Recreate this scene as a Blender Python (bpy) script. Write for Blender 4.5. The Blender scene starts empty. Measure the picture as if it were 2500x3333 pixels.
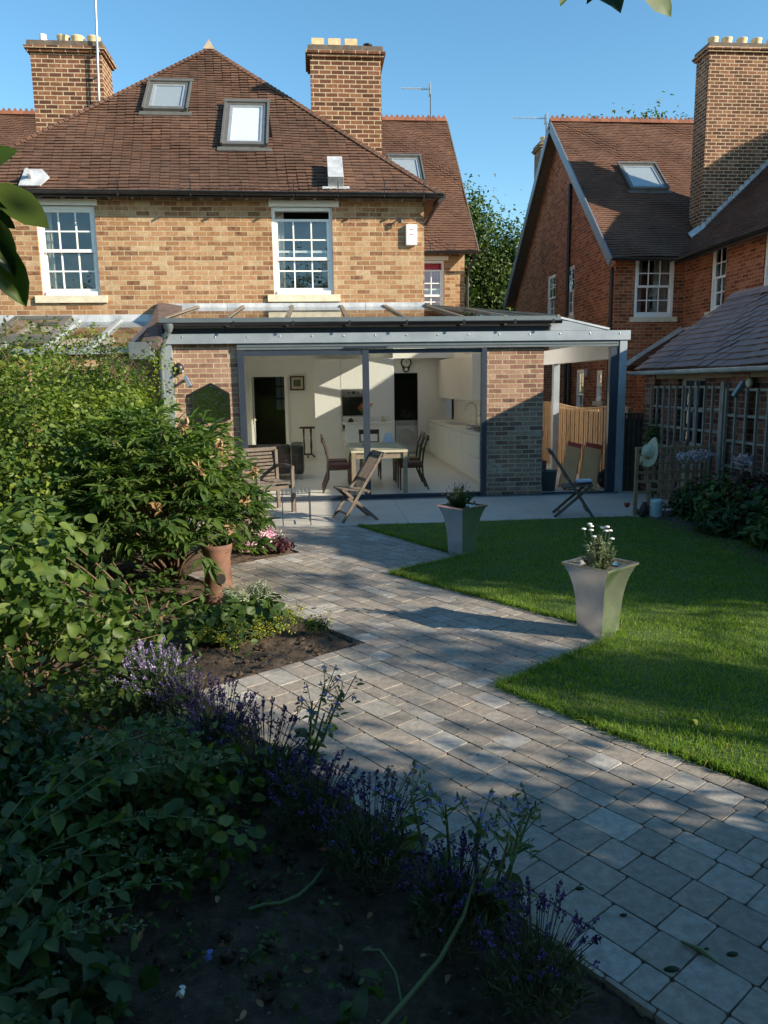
import bpy, math, random
import numpy as np
from mathutils import Vector, Matrix
R = math.radians
sc = bpy.context.scene
COL = sc.collection
random.seed(7); rng = np.random.default_rng(7)

# ---------------- camera, sky, sun, exposure ----------------
H = 1.8
cam = bpy.data.cameras.new('camera'); camo = bpy.data.objects.new('camera', cam); COL.objects.link(camo)
cam.sensor_fit = 'VERTICAL'; cam.sensor_height = 36; cam.lens = 36*754/1024; cam.clip_end = 2000; cam.clip_start = 0.05
p, y, r = R(9.55), R(5.1), R(0.85)
F = Vector((math.sin(y)*math.cos(p), math.cos(y)*math.cos(p), -math.sin(p)))
RT = Vector((math.cos(y), -math.sin(y), 0)); UP = RT.cross(F)
R2 = RT*math.cos(r)-UP*math.sin(r); U2 = UP*math.cos(r)+RT*math.sin(r)
m = Matrix((R2, U2, -F)).transposed().to_4x4(); m.translation = Vector((0, 0, H))
camo.matrix_world = m
sc.camera = camo
ALT, AZ = 23.0, 27.7           # sun height; turned from +x towards -y
S = Vector((math.cos(R(ALT))*math.cos(R(AZ)), -math.cos(R(ALT))*math.sin(R(AZ)), math.sin(R(ALT))))
w = bpy.data.worlds.new('World'); sc.world = w; w.use_nodes = True
nt = w.node_tree; bg = nt.nodes['Background']
sky = nt.nodes.new('ShaderNodeTexSky'); sky.sky_type = 'NISHITA'; sky.sun_disc = False
sky.sun_elevation = R(ALT); sky.sun_rotation = math.atan2(S.x, S.y)
sky.air_density = 1.0; sky.dust_density = 0.1; sky.ozone_density = 1.6; sky.altitude = 0
hs = nt.nodes.new('ShaderNodeHueSaturation'); hs.inputs['Saturation'].default_value = 1.22; hs.inputs['Hue'].default_value = .489; nt.links.new(sky.outputs[0], hs.inputs['Color']); nt.links.new(hs.outputs[0], bg.inputs[0]); bg.inputs[1].default_value = 0.122
sl = bpy.data.lights.new('sun', 'SUN'); sl.energy = 5.0; sl.angle = R(0.5); sl.color = (1, .87, .68)
so = bpy.data.objects.new('sun', sl); COL.objects.link(so)
so.rotation_euler = S.to_track_quat('Z', 'Y').to_euler(); so.location = (20, -10, 15)
sc.view_settings.view_transform = 'Standard'; sc.view_settings.look = 'None'
sc.view_settings.exposure = 0.93; sc.view_settings.gamma = 1
try:
    sc.cycles.max_bounces = 14; sc.cycles.diffuse_bounces = 9; sc.cycles.transparent_max_bounces = 16
    sc.cycles.glossy_bounces = 4; sc.cycles.sample_clamp_indirect = 10
except Exception: pass

# ---------------- helpers ----------------
ORG = {}
class MB:
    def __init__(s): s.v = []; s.f = []; s.sm = []; s.tint = []
    def add(s, vs, fs, smooth=False, tint=None):
        b = len(s.v); s.v += [tuple(q) for q in vs]
        for f in fs: s.f.append(tuple(b+i for i in f)); s.sm.append(smooth); s.tint.append(tint)
        return s
    def box(s, x0, x1, y0, y1, z0, z1, tint=None):
        vs = [(x, yy, z) for x in (x0, x1) for yy in (y0, y1) for z in (z0, z1)]
        return s.add(vs, [(0,1,3,2),(4,6,7,5),(0,4,5,1),(2,3,7,6),(0,2,6,4),(1,5,7,3)], tint=tint)
    def obox(s, c, sx, sy, sz, M, tint=None):
        c = Vector(c); vs = [c+M@Vector((a*sx/2, b*sy/2, d*sz/2)) for a in (-1,1) for b in (-1,1) for d in (-1,1)]
        return s.add(vs, [(0,1,3,2),(4,6,7,5),(0,4,5,1),(2,3,7,6),(0,2,6,4),(1,5,7,3)], tint=tint)
    def beam(s, a, b, w, h, up=(0,0,1), tint=None):
        a = Vector(a); b = Vector(b); d = b-a; L = d.length; d.normalize(); up = Vector(up)
        if abs(d.dot(up)) > .99: up = Vector((0,1,0))
        x = d.cross(up).normalized(); u = x.cross(d)
        M = Matrix((x, d, u)).transposed()
        return s.obox((a+b)/2, w, L, h, M, tint)
    def tube(s, pts, rad, n=8, cap=True, tint=None):
        pts = [Vector(q) for q in pts]; k = len(pts)
        if not hasattr(rad, '__len__'): rad = [rad]*k
        vs = []; up = Vector((0.13,0.21,1)).normalized()
        for i, q in enumerate(pts):
            d = (pts[min(i+1,k-1)]-pts[max(i-1,0)])
            d = d.normalized() if d.length > 1e-9 else Vector((0,0,1))
            x = d.cross(up)
            if x.length < .05: x = d.cross(Vector((0,1,0)))
            x.normalize(); yv = x.cross(d)
            for j in range(n):
                a = 2*math.pi*j/n; vs.append(q+(x*math.cos(a)+yv*math.sin(a))*rad[i])
        fs = [(i*n+j, i*n+(j+1)%n, (i+1)*n+(j+1)%n, (i+1)*n+j) for i in range(k-1) for j in range(n)]
        s.add(vs, fs, True, tint)
        if cap:
            s.add([vs[j] for j in range(n)], [tuple(range(n))]); s.add([vs[(k-1)*n+j] for j in range(n)], [tuple(range(n))])
        return s
    def lathe(s, prof, c=(0,0,0), n=20, tint=None, sq=1):
        c = Vector(c); k = len(prof)
        vs = [c+Vector((rr*math.cos(2*math.pi*j/n), rr*sq*math.sin(2*math.pi*j/n), z)) for rr, z in prof for j in range(n)]
        fs = [(i*n+j, i*n+(j+1)%n, (i+1)*n+(j+1)%n, (i+1)*n+j) for i in range(k-1) for j in range(n)]
        return s.add(vs, fs, True, tint)
    def poly(s, pts, tint=None): return s.add(pts, [tuple(range(len(pts)))], tint=tint)
    def slab(s, pts, d, tint=None):       # polygon extruded by vector d
        n = len(pts); pts = [Vector(q) for q in pts]; d = Vector(d)
        fs = [tuple(range(n)), tuple(range(2*n-1, n-1, -1))]+[(i, i+n, (i+1)%n+n, (i+1)%n) for i in range(n)]
        return s.add(pts+[q+d for q in pts], fs, tint=tint)
    def ball(s, c, rx, ry, rz, n=10, mm=6, tint=None):
        prof = [(math.sin(math.pi*i/mm), -math.cos(math.pi*i/mm)) for i in range(mm+1)]
        c = Vector(c)
        vs = [c+Vector((rx*a*math.cos(2*math.pi*j/n), ry*a*math.sin(2*math.pi*j/n), rz*b)) for a, b in prof for j in range(n)]
        fs = [(i*n+j, i*n+(j+1)%n, (i+1)*n+(j+1)%n, (i+1)*n+j) for i in range(mm) for j in range(n)]
        return s.add(vs, fs, True, tint)
    def build(s, name, mat, parent=None, loc=None, label=None, cat=None, group=None, kind=None, bevel=0, mod=None):
        L = Vector(ORG[parent.name]) if parent else Vector(loc or (0,0,0))
        me = bpy.data.meshes.new(name)
        me.from_pydata([tuple(Vector(q)-L) for q in s.v], [], s.f); me.polygons.foreach_set('use_smooth', s.sm)
        if any(t is not None for t in s.tint):
            at = me.attributes.new('tint', 'FLOAT', 'FACE'); at.data.foreach_set('value', [t if t is not None else .5 for t in s.tint])
        me.materials.append(mat)
        if not me.uv_layers:
            uv = me.uv_layers.new(name='m'); buf = np.zeros(len(me.loops)*2, 'f')
            for pl in me.polygons:
                n = pl.normal; a = (abs(n.x), abs(n.y), abs(n.z)); k = a.index(max(a))
                for li in pl.loop_indices:
                    q = s.v[me.loops[li].vertex_index]
                    buf[2*li:2*li+2] = (q[0], q[1]) if k == 2 else ((q[1], q[2]) if k == 0 else (q[0], q[2]))
            uv.data.foreach_set('uv', buf)
        o = bpy.data.objects.new(name, me); COL.objects.link(o)
        if parent: o.parent = parent
        else: o.location = L
        ORG[o.name] = tuple(L)
        if bevel:
            b = o.modifiers.new('bevel', 'BEVEL'); b.width = bevel; b.segments = 2; b.limit_method = 'ANGLE'
        return tag(o, label, cat, group, kind)
def tag(o, label=None, cat=None, group=None, kind=None):
    if label: o['label'] = label
    if cat: o['category'] = cat
    if group: o['group'] = group
    if kind: o['kind'] = kind
    return o
def thing(name, label, cat, loc=(0,0,0), group=None):
    o = bpy.data.objects.new(name, None); o.empty_display_size = .1; COL.objects.link(o); o.location = loc
    ORG[o.name] = tuple(loc); return tag(o, label, cat, group)
def copy_tree(o, loc=None, rz=None, label=None, parent=None, sca=None):
    c = o.copy(); COL.objects.link(c)
    if parent: c.parent = parent
    if loc is not None: c.location = loc
    if rz is not None: c.rotation_euler = (0, 0, rz)
    if sca: c.scale = sca if hasattr(sca, '__len__') else (sca,)*3
    if label: c['label'] = label
    for ch in list(o.children): copy_tree(ch, parent=c)
    return c
def move(o, loc, rz=0, sca=None):
    o.location = loc; o.rotation_euler = (0, 0, rz)
    if sca: o.scale = sca if hasattr(sca, '__len__') else (sca,)*3
    return o

# ---------------- materials ----------------
def newmat(name):
    m = bpy.data.materials.new(name); m.use_nodes = True; nt = m.node_tree
    b = nt.nodes['Principled BSDF']; return m, nt, b
def N(nt, t, **k):
    n = nt.nodes.new(t)
    for a, b in k.items():
        if a in n.inputs: n.inputs[a].default_value = b
        else: setattr(n, a, b)
    return n
def ramp(nt, fac, stops):
    n = nt.nodes.new('ShaderNodeValToRGB'); e = n.color_ramp.elements
    while len(e) < len(stops): e.new(.5)
    for i, (pp, c) in enumerate(stops): e[i].position = pp; e[i].color = (*c, 1)
    nt.links.new(fac, n.inputs[0]); return n.outputs[0]
def mix(nt, fac, a, b, typ='MIX'):
    n = nt.nodes.new('ShaderNodeMix'); n.data_type = 'RGBA'; n.blend_type = typ
    for idx, v in ((0, fac), (6, a), (7, b)):
        if hasattr(v, 'links') or hasattr(v, 'is_linked'): nt.links.new(v, n.inputs[idx])
        else: n.inputs[idx].default_value = v if idx == 0 else (*v, 1)
    return n.outputs[2]
def noise(nt, scale, vec=None, detail=4, rough=.6, out='Fac'):
    n = N(nt, 'ShaderNodeTexNoise', Scale=scale, Detail=detail, Roughness=rough)
    if vec is not None: nt.links.new(vec, n.inputs['Vector'])
    return n.outputs[out]
def geo(nt): return nt.nodes.new('ShaderNodeNewGeometry').outputs['Position']
def bump(nt, b, h, dist=.01, st=.6):
    n = nt.nodes.new('ShaderNodeBump'); n.inputs['Distance'].default_value = dist; n.inputs['Strength'].default_value = st
    nt.links.new(h, n.inputs['Height']); nt.links.new(n.outputs[0], b.inputs['Normal'])
def plain(name, c, rough=.5, metal=0, var=.12, nscale=6, bmp=0, c2=None, spec=None):
    m, nt, b = newmat(name); P = geo(nt)
    f = noise(nt, nscale, P, 5)
    lo = tuple(x*(1-var) for x in c) if c2 is None else c2
    hi = tuple(min(1, x*(1+var)) for x in c) if c2 is None else c
    nt.links.new(ramp(nt, f, [(.3, lo), (.7, hi)]), b.inputs['Base Color'])
    b.inputs['Roughness'].default_value = rough; b.inputs['Metallic'].default_value = metal
    if spec is not None: b.inputs['Specular IOR Level'].default_value = spec
    if bmp: bump(nt, b, noise(nt, nscale*8, P, 4), bmp)
    return m
def brick(name, stops, mortar, bw=.232, bh=.0805, ms=.006, grime=(.6,.5,.4), gr=.35, seed=0):
    m, nt, b = newmat(name); uv = nt.nodes.new('ShaderNodeUVMap').outputs[0]; P = geo(nt)
    mp = nt.nodes.new('ShaderNodeMapping'); mp.inputs['Location'].default_value = (seed*.37, seed*.0, 0); nt.links.new(uv, mp.inputs[0])
    # slight waviness of the courses
    wn = nt.nodes.new('ShaderNodeTexNoise'); wn.inputs['Scale'].default_value = 3; nt.links.new(mp.outputs[0], wn.inputs[0])
    va = nt.nodes.new('ShaderNodeVectorMath'); va.operation = 'MULTIPLY_ADD'; nt.links.new(wn.outputs['Color'], va.inputs[0]); va.inputs[1].default_value = (.012,.010,0); nt.links.new(mp.outputs[0], va.inputs[2])
    t = nt.nodes.new('ShaderNodeTexBrick'); nt.links.new(va.outputs[0], t.inputs[0])
    t.inputs['Scale'].default_value = 1; t.inputs['Brick Width'].default_value = bw; t.inputs['Row Height'].default_value = bh
    t.inputs['Mortar Size'].default_value = ms; t.inputs['Mortar Smooth'].default_value = .25; t.inputs['Bias'].default_value = 0
    t.inputs['Color1'].default_value = (0,0,0,1); t.inputs['Color2'].default_value = (1,1,1,1); t.inputs['Mortar'].default_value = (.5,.5,.5,1)
    n1 = noise(nt, 13, mp.outputs[0], 6, .75)
    ad = N(nt, 'ShaderNodeMath', operation='MULTIPLY_ADD'); nt.links.new(n1, ad.inputs[0]); ad.inputs[1].default_value = 1.15; 
    sb = N(nt, 'ShaderNodeMath', operation='MULTIPLY'); nt.links.new(t.outputs['Color'], sb.inputs[0]); sb.inputs[1].default_value = .62
    ad2 = N(nt, 'ShaderNodeMath', operation='SUBTRACT'); nt.links.new(sb.outputs[0], ad2.inputs[0]); ad2.inputs[1].default_value = .36
    nt.links.new(ad2.outputs[0], ad.inputs[2])
    c = ramp(nt, ad.outputs[0], stops)
    mo = ramp(nt, noise(nt, 14, P), [(.3, tuple(x*.75 for x in mortar)), (.7, mortar)])
    c = mix(nt, t.outputs['Fac'], c, mo)
    big = ramp(nt, noise(nt, .9, P, 6, .65), [(.35, (1,1,1)), (.75, grime)])
    c = mix(nt, gr, c, big, 'MULTIPLY')
    sm = nt.nodes.new('ShaderNodeMapping'); sm.inputs['Scale'].default_value = (2.6, 2.6, .35); nt.links.new(P, sm.inputs[0])
    c = mix(nt, .75, c, ramp(nt, noise(nt, 1.0, sm.outputs[0], 6, .7), [(.40, (1,1,1)), (.62, (.80,.74,.68)), (.78, (.58,.52,.48))]), 'MULTIPLY')
    c = mix(nt, ramp(nt, noise(nt, 2.3, P, 7, .75), [(.62,(0,0,0)), (.74,(.45,.45,.45))]), c, mortar)
    nt.links.new(c, b.inputs['Base Color']); b.inputs['Roughness'].default_value = .88; b.inputs['Specular IOR Level'].default_value = .25
    inv = N(nt, 'ShaderNodeMath', operation='MULTIPLY_ADD'); nt.links.new(t.outputs['Fac'], inv.inputs[0]); inv.inputs[1].default_value = -1.0
    nt.links.new(noise(nt, 60, P, 4), inv.inputs[2])
    bump(nt, b, inv.outputs[0], .008, .7); return m
def tinted(name, stops, rough=.8, nscale=20, namt=.3, trans=0, bmp=0, spec=.3, dark=(.45,.4,.36), patch=0):
    """per-piece colour from the 'tint' attribute"""
    m, nt, b = newmat(name); a = nt.nodes.new('ShaderNodeAttribute'); a.attribute_name = 'tint'; P = geo(nt)
    c = ramp(nt, a.outputs['Fac'], stops)
    c = mix(nt, namt, c, ramp(nt, noise(nt, nscale, P, 5, .7), [(.35, dark), (.65, (1.0,1.0,1.0))]), 'MULTIPLY')
    if patch: c = mix(nt, patch, c, ramp(nt, noise(nt, .8, P, 5, .7), [(.38, dark), (.62, (1.0,1.0,1.0))]), 'MULTIPLY')
    nt.links.new(c, b.inputs['Base Color']); b.inputs['Roughness'].default_value = rough; b.inputs['Specular IOR Level'].default_value = spec
    if bmp: bump(nt, b, noise(nt, 70, P, 4), bmp)
    if trans:
        tr = nt.nodes.new('ShaderNodeBsdfTranslucent'); mx = nt.nodes.new('ShaderNodeMixShader'); mx.inputs[0].default_value = trans
        br = mix(nt, 1.0, c, (1.5, 1.6, .7), 'MULTIPLY'); nt.links.new(br, tr.inputs[0])
        nt.links.new(b.outputs[0], mx.inputs[1]); nt.links.new(tr.outputs[0], mx.inputs[2])
        nt.links.new(mx.outputs[0], nt.nodes['Material Output'].inputs[0])
    return m
def glass(name, tintc=(.93,.97,.95), ior=1.45, rough=0.0, base=.02, bend=0, pw_=4.2):
    m, nt, b = newmat(name); nt.nodes.remove(b)
    t = nt.nodes.new('ShaderNodeBsdfTransparent'); t.inputs[0].default_value = (*tintc, 1)
    g = nt.nodes.new('ShaderNodeBsdfGlossy'); g.inputs['Roughness'].default_value = rough
    if bend:
        bp = nt.nodes.new('ShaderNodeBump'); bp.inputs['Distance'].default_value = bend; nt.links.new(noise(nt, 1.5, geo(nt), 2), bp.inputs['Height']); nt.links.new(bp.outputs[0], g.inputs['Normal'])
    g_ = nt.nodes.new('ShaderNodeNewGeometry'); dp = N(nt, 'ShaderNodeVectorMath', operation='DOT_PRODUCT'); nt.links.new(g_.outputs['Incoming'], dp.inputs[0]); nt.links.new(g_.outputs['Normal'], dp.inputs[1])
    ab = N(nt, 'ShaderNodeMath', operation='ABSOLUTE'); nt.links.new(dp.outputs['Value'], ab.inputs[0]); om = N(nt, 'ShaderNodeMath', operation='SUBTRACT'); om.inputs[0].default_value = 1; nt.links.new(ab.outputs[0], om.inputs[1])
    pw = N(nt, 'ShaderNodeMath', operation='POWER'); nt.links.new(om.outputs[0], pw.inputs[0]); pw.inputs[1].default_value = pw_
    ma = N(nt, 'ShaderNodeMath', operation='MULTIPLY_ADD'); nt.links.new(pw.outputs[0], ma.inputs[0]); ma.inputs[1].default_value = .9-base; ma.inputs[2].default_value = base+.04; ma.use_clamp = True
    mx = nt.nodes.new('ShaderNodeMixShader'); nt.links.new(ma.outputs[0], mx.inputs[0]); nt.links.new(t.outputs[0], mx.inputs[1]); nt.links.new(g.outputs[0], mx.inputs[2])
    nt.links.new(mx.outputs[0], nt.nodes['Material Output'].inputs[0]); return m

ORB = [(.08,(.12,.06,.038)), (.28,(.29,.155,.085)), (.5,(.40,.22,.115)), (.68,(.46,.295,.165)), (.9,(.53,.41,.27))]
M_BRK = brick('buff_orange_brick', ORB, (.60,.50,.33), bh=.0807, ms=.0085, gr=.5)
M_CHB = brick('chimney_brick', [(.1,(.06,.028,.02)), (.4,(.13,.058,.038)), (.7,(.21,.095,.055)), (.95,(.32,.17,.095))], (.60,.50,.34), bh=.0807, ms=.010, seed=3)
M_XTB = brick('extension_brick', [(.1,(.12,.075,.065)), (.35,(.26,.15,.12)), (.6,(.36,.22,.165)), (.85,(.45,.32,.25)), (1,(.62,.55,.47))], (.60,.51,.33), bw=.225, bh=.075, ms=.0085, seed=5, gr=.25)
M_NBB = brick('neighbour_brick', [(.1,(.10,.035,.022)), (.4,(.25,.075,.038)), (.65,(.36,.115,.055)), (.9,(.42,.18,.10))], (.44,.34,.22), bh=.0807, ms=.008, seed=8)
M_GRB = brick('garage_brick', [(.1,(.06,.03,.026)), (.5,(.16,.07,.055)), (.9,(.27,.14,.1))], (.34,.28,.23), bh=.0807, ms=.007, seed=11)
TS = [(0,(.09,.054,.043)), (.5,(.155,.088,.060)), (.85,(.20,.105,.065)), (1,(.30,.14,.075))]
M_TILE = tinted('clay_roof_tile', TS, .85, 9, .35, bmp=.004, patch=.5)
M_TILE2 = tinted('warm_clay_roof_tile', [(0,(.12,.068,.047)), (.5,(.175,.092,.060)), (1,(.25,.115,.065))], .85, 9, .35, bmp=.004, patch=.45)
M_TILE3 = tinted('concrete_roof_tile', [(0,(.22,.145,.13)), (.5,(.29,.195,.175)), (1,(.34,.24,.22))], .85, 12, .3, bmp=.005)
M_RIDGE = tinted('ridge_tile', [(0,(.21,.085,.052)), (1,(.31,.125,.07))], .8, 8, .4)
M_WHITE = plain('white_paint', (.80,.80,.78), .35, var=.04)
M_CREAM = plain('cream_stone', (.62,.56,.42), .7, var=.15, nscale=10)
M_LEAD = plain('lead_sheet', (.62,.64,.66), .5, .15, .0, 5, c2=(.33,.35,.37))
M_BLACK = plain('black_plastic', (.015,.015,.017), .4, 0, .3)
M_GALV = plain('galvanised_steel', (.43,.48,.52), .42, .4, 0, 3, c2=(.30,.345,.385))
M_ZINC = plain('planter_zinc', (.86,.87,.88), .20, .93, 0, 7, c2=(.66,.69,.71), bmp=.0007)
M_ANTH = plain('anthracite_aluminium', (.045,.06,.085), .4, .3, .1)
M_ANTHL = plain('grey_steel_trim', (.16,.19,.2), .45, .4, .1)
M_SKF = plain('skylight_frame', (.14,.14,.13), .5, .3, .15)
M_BLIND = plain('white_blind', (.82,.83,.85), .6, var=.02)
M_GLS = glass('clear_glass', (.98,.99,.98), 1.45, 0, .02, bend=.002)
M_RGL = glass('roof_glass', (.95,.98,.97), 1.5, 0.01, .12, pw_=3.2)
M_SGL = glass('sash_glass', (.8,.85,.85), 1.5, 0, .12, bend=.012)
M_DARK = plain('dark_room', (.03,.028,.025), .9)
M_POT = plain('buff_chimney_pot', (.62,.47,.27), .7, var=.2, nscale=10)
M_CAP = plain('weathered_cap', (.16,.13,.10), .9, 0, 0, 12, c2=(.08,.065,.055), bmp=.01)
M_WOODG = plain('weathered_teak', (.17,.135,.105), .75, 0, 0, 18, c2=(.08,.063,.05), bmp=.003)
M_FENCE = plain('new_cedar', (.47,.31,.17), .75, 0, 0, 7, c2=(.33,.205,.11), bmp=.002)
M_FENCED = plain('dark_fence', (.12,.10,.075), .8, 0, 0, 7, c2=(.06,.05,.04), bmp=.002)
M_TREL = plain('grey_trellis', (.27,.26,.23), .85, 0, 0, 9, c2=(.17,.16,.14))
M_TRELB = plain('brown_trellis', (.40,.26,.15), .8, 0, 0, 9, c2=(.26,.165,.095))
M_IWALL = plain('cream_interior', (.89,.89,.86), .7, var=.02)
M_KIT = plain('white_gloss_kitchen', (.91,.91,.90), .25, var=.01)
M_FLR = plain('cream_floor_tile', (.79,.76,.68), .35, 0, .05, 3)
M_STEEL = plain('stainless_steel', (.5,.5,.5), .3, .9, .1)
M_DWOOD = plain('dark_mahogany', (.05,.022,.014), .35, 0, .3, 12)
M_RED = plain('red_seat', (.12,.022,.02), .6, var=.2)
M_LEATH = plain('black_leather', (.018,.016,.016), .35, 0, .3, 5, bmp=.005)
M_TERR = plain('terracotta', (.23,.11,.07), .8, 0, 0, 9, c2=(.11,.06,.045), bmp=.004)
M_CARD = plain('cardboard', (.82,.44,.20), .85, var=.08)
M_TAPE = plain('red_tape', (.55,.07,.04), .5)
# ---------------- building helpers ----------------
def wall(mb, ax, c, a0, a1, z0, z1, holes=(), dep=.1, sgn=1, top=None):
    """sheet wall in plane y=c (ax='y') or x=c (ax='x') with reveals; top(a) = optional gable height"""
    A = sorted({a0, a1, *[h[0] for h in holes], *[h[1] for h in holes]}); Z = sorted({z0, z1, *[h[2] for h in holes], *[h[3] for h in holes]})
    P = (lambda a, z, d=0: (a, c+d*sgn, z)) if ax == 'y' else (lambda a, z, d=0: (c+d*sgn, a, z))
    for i in range(len(A)-1):
        for j in range(len(Z)-1):
            am, zm = (A[i]+A[i+1])/2, (Z[j]+Z[j+1])/2
            if any(h[0] < am < h[1] and h[2] < zm < h[3] for h in holes): continue
            mb.poly([P(A[i], Z[j]), P(A[i+1], Z[j]), P(A[i+1], Z[j+1]), P(A[i], Z[j+1])])
    for h in holes:
        a, b, z, t = h[:4]
        for q in (((a,z),(b,z)), ((b,z),(b,t)), ((b,t),(a,t)), ((a,t),(a,z))):
            mb.poly([P(*q[0]), P(*q[1]), P(*q[1], dep), P(*q[0], dep)])
    return mb
def frame3(O, U, V):
    O = Vector(O); U = Vector(U).normalized(); V = Vector(V).normalized(); n = U.cross(V)
    return (lambda u, v, h=0: O+U*u+V*v+n*h)
def urange(poly, v):
    xs = []
    for i in range(len(poly)):
        (a, b), (c, d) = poly[i], poly[(i+1) % len(poly)]
        if (b-v)*(d-v) < 0 or (b == v) != (d == v): xs.append(a+(c-a)*(v-b)/(d-b))
    return (min(xs), max(xs)) if len(xs) > 1 else None
def tiles(name, O, U, V, poly, mat, parent, g=.1, w=.165, hot=0, hh=.022, holes=(), **k):
    F3 = frame3(O, U, V); mb = MB(); vmax = max(q[1] for q in poly); i = 0; v = min(q[1] for q in poly)
    rr = random.Random(hash(name) % 1000 if False else len(poly)*7+int(vmax*10))
    while v < vmax-.02:
        ur = urange(poly, min(v+g*.5, vmax-.001))
        if ur:
            u = ur[0]-(w/2 if i % 2 else 0)
            while u < ur[1]-.01:
                a, b = max(u, ur[0]), min(u+w-.003, ur[1])
                um, vm = (a+b)/2, v+g/2
                if b-a > .02 and not any(h[0] < um < h[1] and h[2] < vm < h[3] for h in holes):
                    wv = .012*math.sin(u*1.7+i*.2)+.008*math.sin(u*4.1+v*3)
                    j = rr.uniform(-.004, .006); h0 = hh+wv+j; sk = rr.uniform(-.003, .003); dv = rr.uniform(-.004,.004)
                    h1 = .004+wv
                    t = min(1, max(0, rr.gauss(.42, .09)+(.22 if rr.random() < .05 else 0)+.12*math.sin(u*.9+v*.7)*math.sin(v*1.9-u*.3)))
                    if hot: 
                        e = min(um-ur[0], ur[1]-um)
                        if e < .45: t = min(1, t+hot*rr.random()*(1-e/.45))
                    P = [F3(a, v+dv, h0+sk), F3(b, v+dv, h0-sk), F3(b, v+g*1.06, h1), F3(a, v+g*1.06, h1), F3(a, v+dv, h0-.013+sk), F3(b, v+dv, h0-.013-sk)]
                    mb.add(P, [(0,1,2,3), (4,5,1,0)], tint=t)
                u += w
        v += g; i += 1
    mb.poly([F3(*q, -.03) for q in poly], tint=.1)
    return mb.build(name, mat, parent, **k)
def ridge(name, a, b, parent, crest=True, step=.3, **k):
    a = Vector(a); b = Vector(b); d = (b-a); L = d.length; d.normalize(); s = d.cross(Vector((0,0,1))).normalized(); mb = MB(); n = int(L/step)
    for i in range(n):
        p0 = a+d*(i*L/n); p1 = a+d*((i+1)*L/n-.008); t = random.random(); zz = Vector((0,0,random.uniform(0,.008)))
        mb.add([p0+s*.11-Vector((0,0,.1)), p0+zz+Vector((0,0,.02)), p0-s*.11-Vector((0,0,.1)), p1+s*.11-Vector((0,0,.1)), p1+zz+Vector((0,0,.02)), p1-s*.11-Vector((0,0,.1))], [(0,1,4,3),(1,2,5,4),(0,2,1),(3,4,5)], tint=t)
        if crest:
            for f in (.25, .75):
                q = p0+(p1-p0)*f; e = d*.06
                mb.slab([q-e+s*.012, q+e+s*.012, q+e*.3+s*.012+Vector((0,0,.085)), q-e*.3+s*.012+Vector((0,0,.085))], -s*.024, tint=t)
    return mb.build(name, M_RIDGE, parent, **k)
def bonnets(name, a, b, parent, nc):
    a = Vector(a); b = Vector(b); d = b-a; mb = MB(); mb.tint
    for i in range(nc):
        q = a+d*((i+.3)/nc); dn = d.normalized(); hz = Vector((dn.x, dn.y, 0)).normalized(); sd = hz.cross(Vector((0,0,1)))
        t = random.random()
        q0 = q-hz*.09-Vector((0,0,.055)); q1 = q+hz*.1+Vector((0,0,.055))
        mb.add([q0+sd*.085-Vector((0,0,.035)), q0+Vector((0,0,.03)), q0-sd*.085-Vector((0,0,.035)), q1+sd*.06-Vector((0,0,.03)), q1+Vector((0,0,.01)), q1-sd*.06-Vector((0,0,.03))], [(0,1,4,3),(1,2,5,4),(0,1,2)], tint=t*.5)
    return mb.build(name, M_TILE2, parent)
def skylight(parent, O, U, V, u0, u1, v0, v1, fill, label=None, h=.09, hole=None):
    F3 = frame3(O, U, V); t = .09
    def bx(a, b, c, d, h0, h1): return [F3(x, yy, z) for x in (a, b) for yy in (c, d) for z in (h0, h1)]
    FS = [(0,1,3,2),(4,6,7,5),(0,4,5,1),(2,3,7,6),(0,2,6,4),(1,5,7,3)]
    mb = MB()
    for q in ((u0, u0+t, v0, v1), (u1-t, u1, v0, v1), (u0+t, u1-t, v0, v0+t), (u0+t, u1-t, v1-t, v1)): mb.add(bx(*q, -.02, h), FS)
    mb.add(bx(u0-.08, u1+.08, v0-.13, v0-.0, .02, .035), FS)          # lead apron
    mb.add(bx(u0-.02, u0+.02, v0-.02, v1+.02, h, h+.03), FS); mb.add(bx(u1-.02, u1+.02, v0-.02, v1+.02, h, h+.03), FS); mb.add(bx(u0-.04, u1+.04, v1-.03, v1+.06, h, h+.035), FS)
    f = mb.build('skylight', M_SKF, parent, label=label)
    g2 = MB(); ti = t+.05
    for q in ((u0+t, u0+ti, v0+t, v1-t), (u1-ti, u1-t, v0+t, v1-t), (u0+ti, u1-ti, v0+t, v0+ti), (u0+ti, u1-ti, v1-ti, v1-t)): g2.add(bx(*q, h-.04, h-.012), FS)
    g2.build('sash', M_GALV, f)
    MB().poly([F3(u0+ti, v0+ti, h-.035), F3(u1-ti, v0+ti, h-.035), F3(u1-ti, v1-ti, h-.035), F3(u0+ti, v1-ti, h-.035)]).build('blind', fill, f)
    MB().poly([F3(u0+ti, v0+ti, h-.02), F3(u1-ti, v0+ti, h-.02), F3(u1-ti, v1-ti, h-.02), F3(u0+ti, v1-ti, h-.02)]).build('pane', M_RGL, f)
    return f
def pframe(c, ax, sgn):   # local (a,z,d) -> world, d = depth into the wall
    return (lambda a, z, d=0: (a, c+d*sgn, z)) if ax == 'y' else (lambda a, z, d=0: (c+d*sgn, a, z))
def pbox(mb, P, a0, a1, z0, z1, d0, d1):
    p = P(a0, z0, d0); q = P(a1, z1, d1)
    mb.box(min(p[0],q[0]), max(p[0],q[0]), min(p[1],q[1]), max(p[1],q[1]), min(p[2],q[2]), max(p[2],q[2]))
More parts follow.
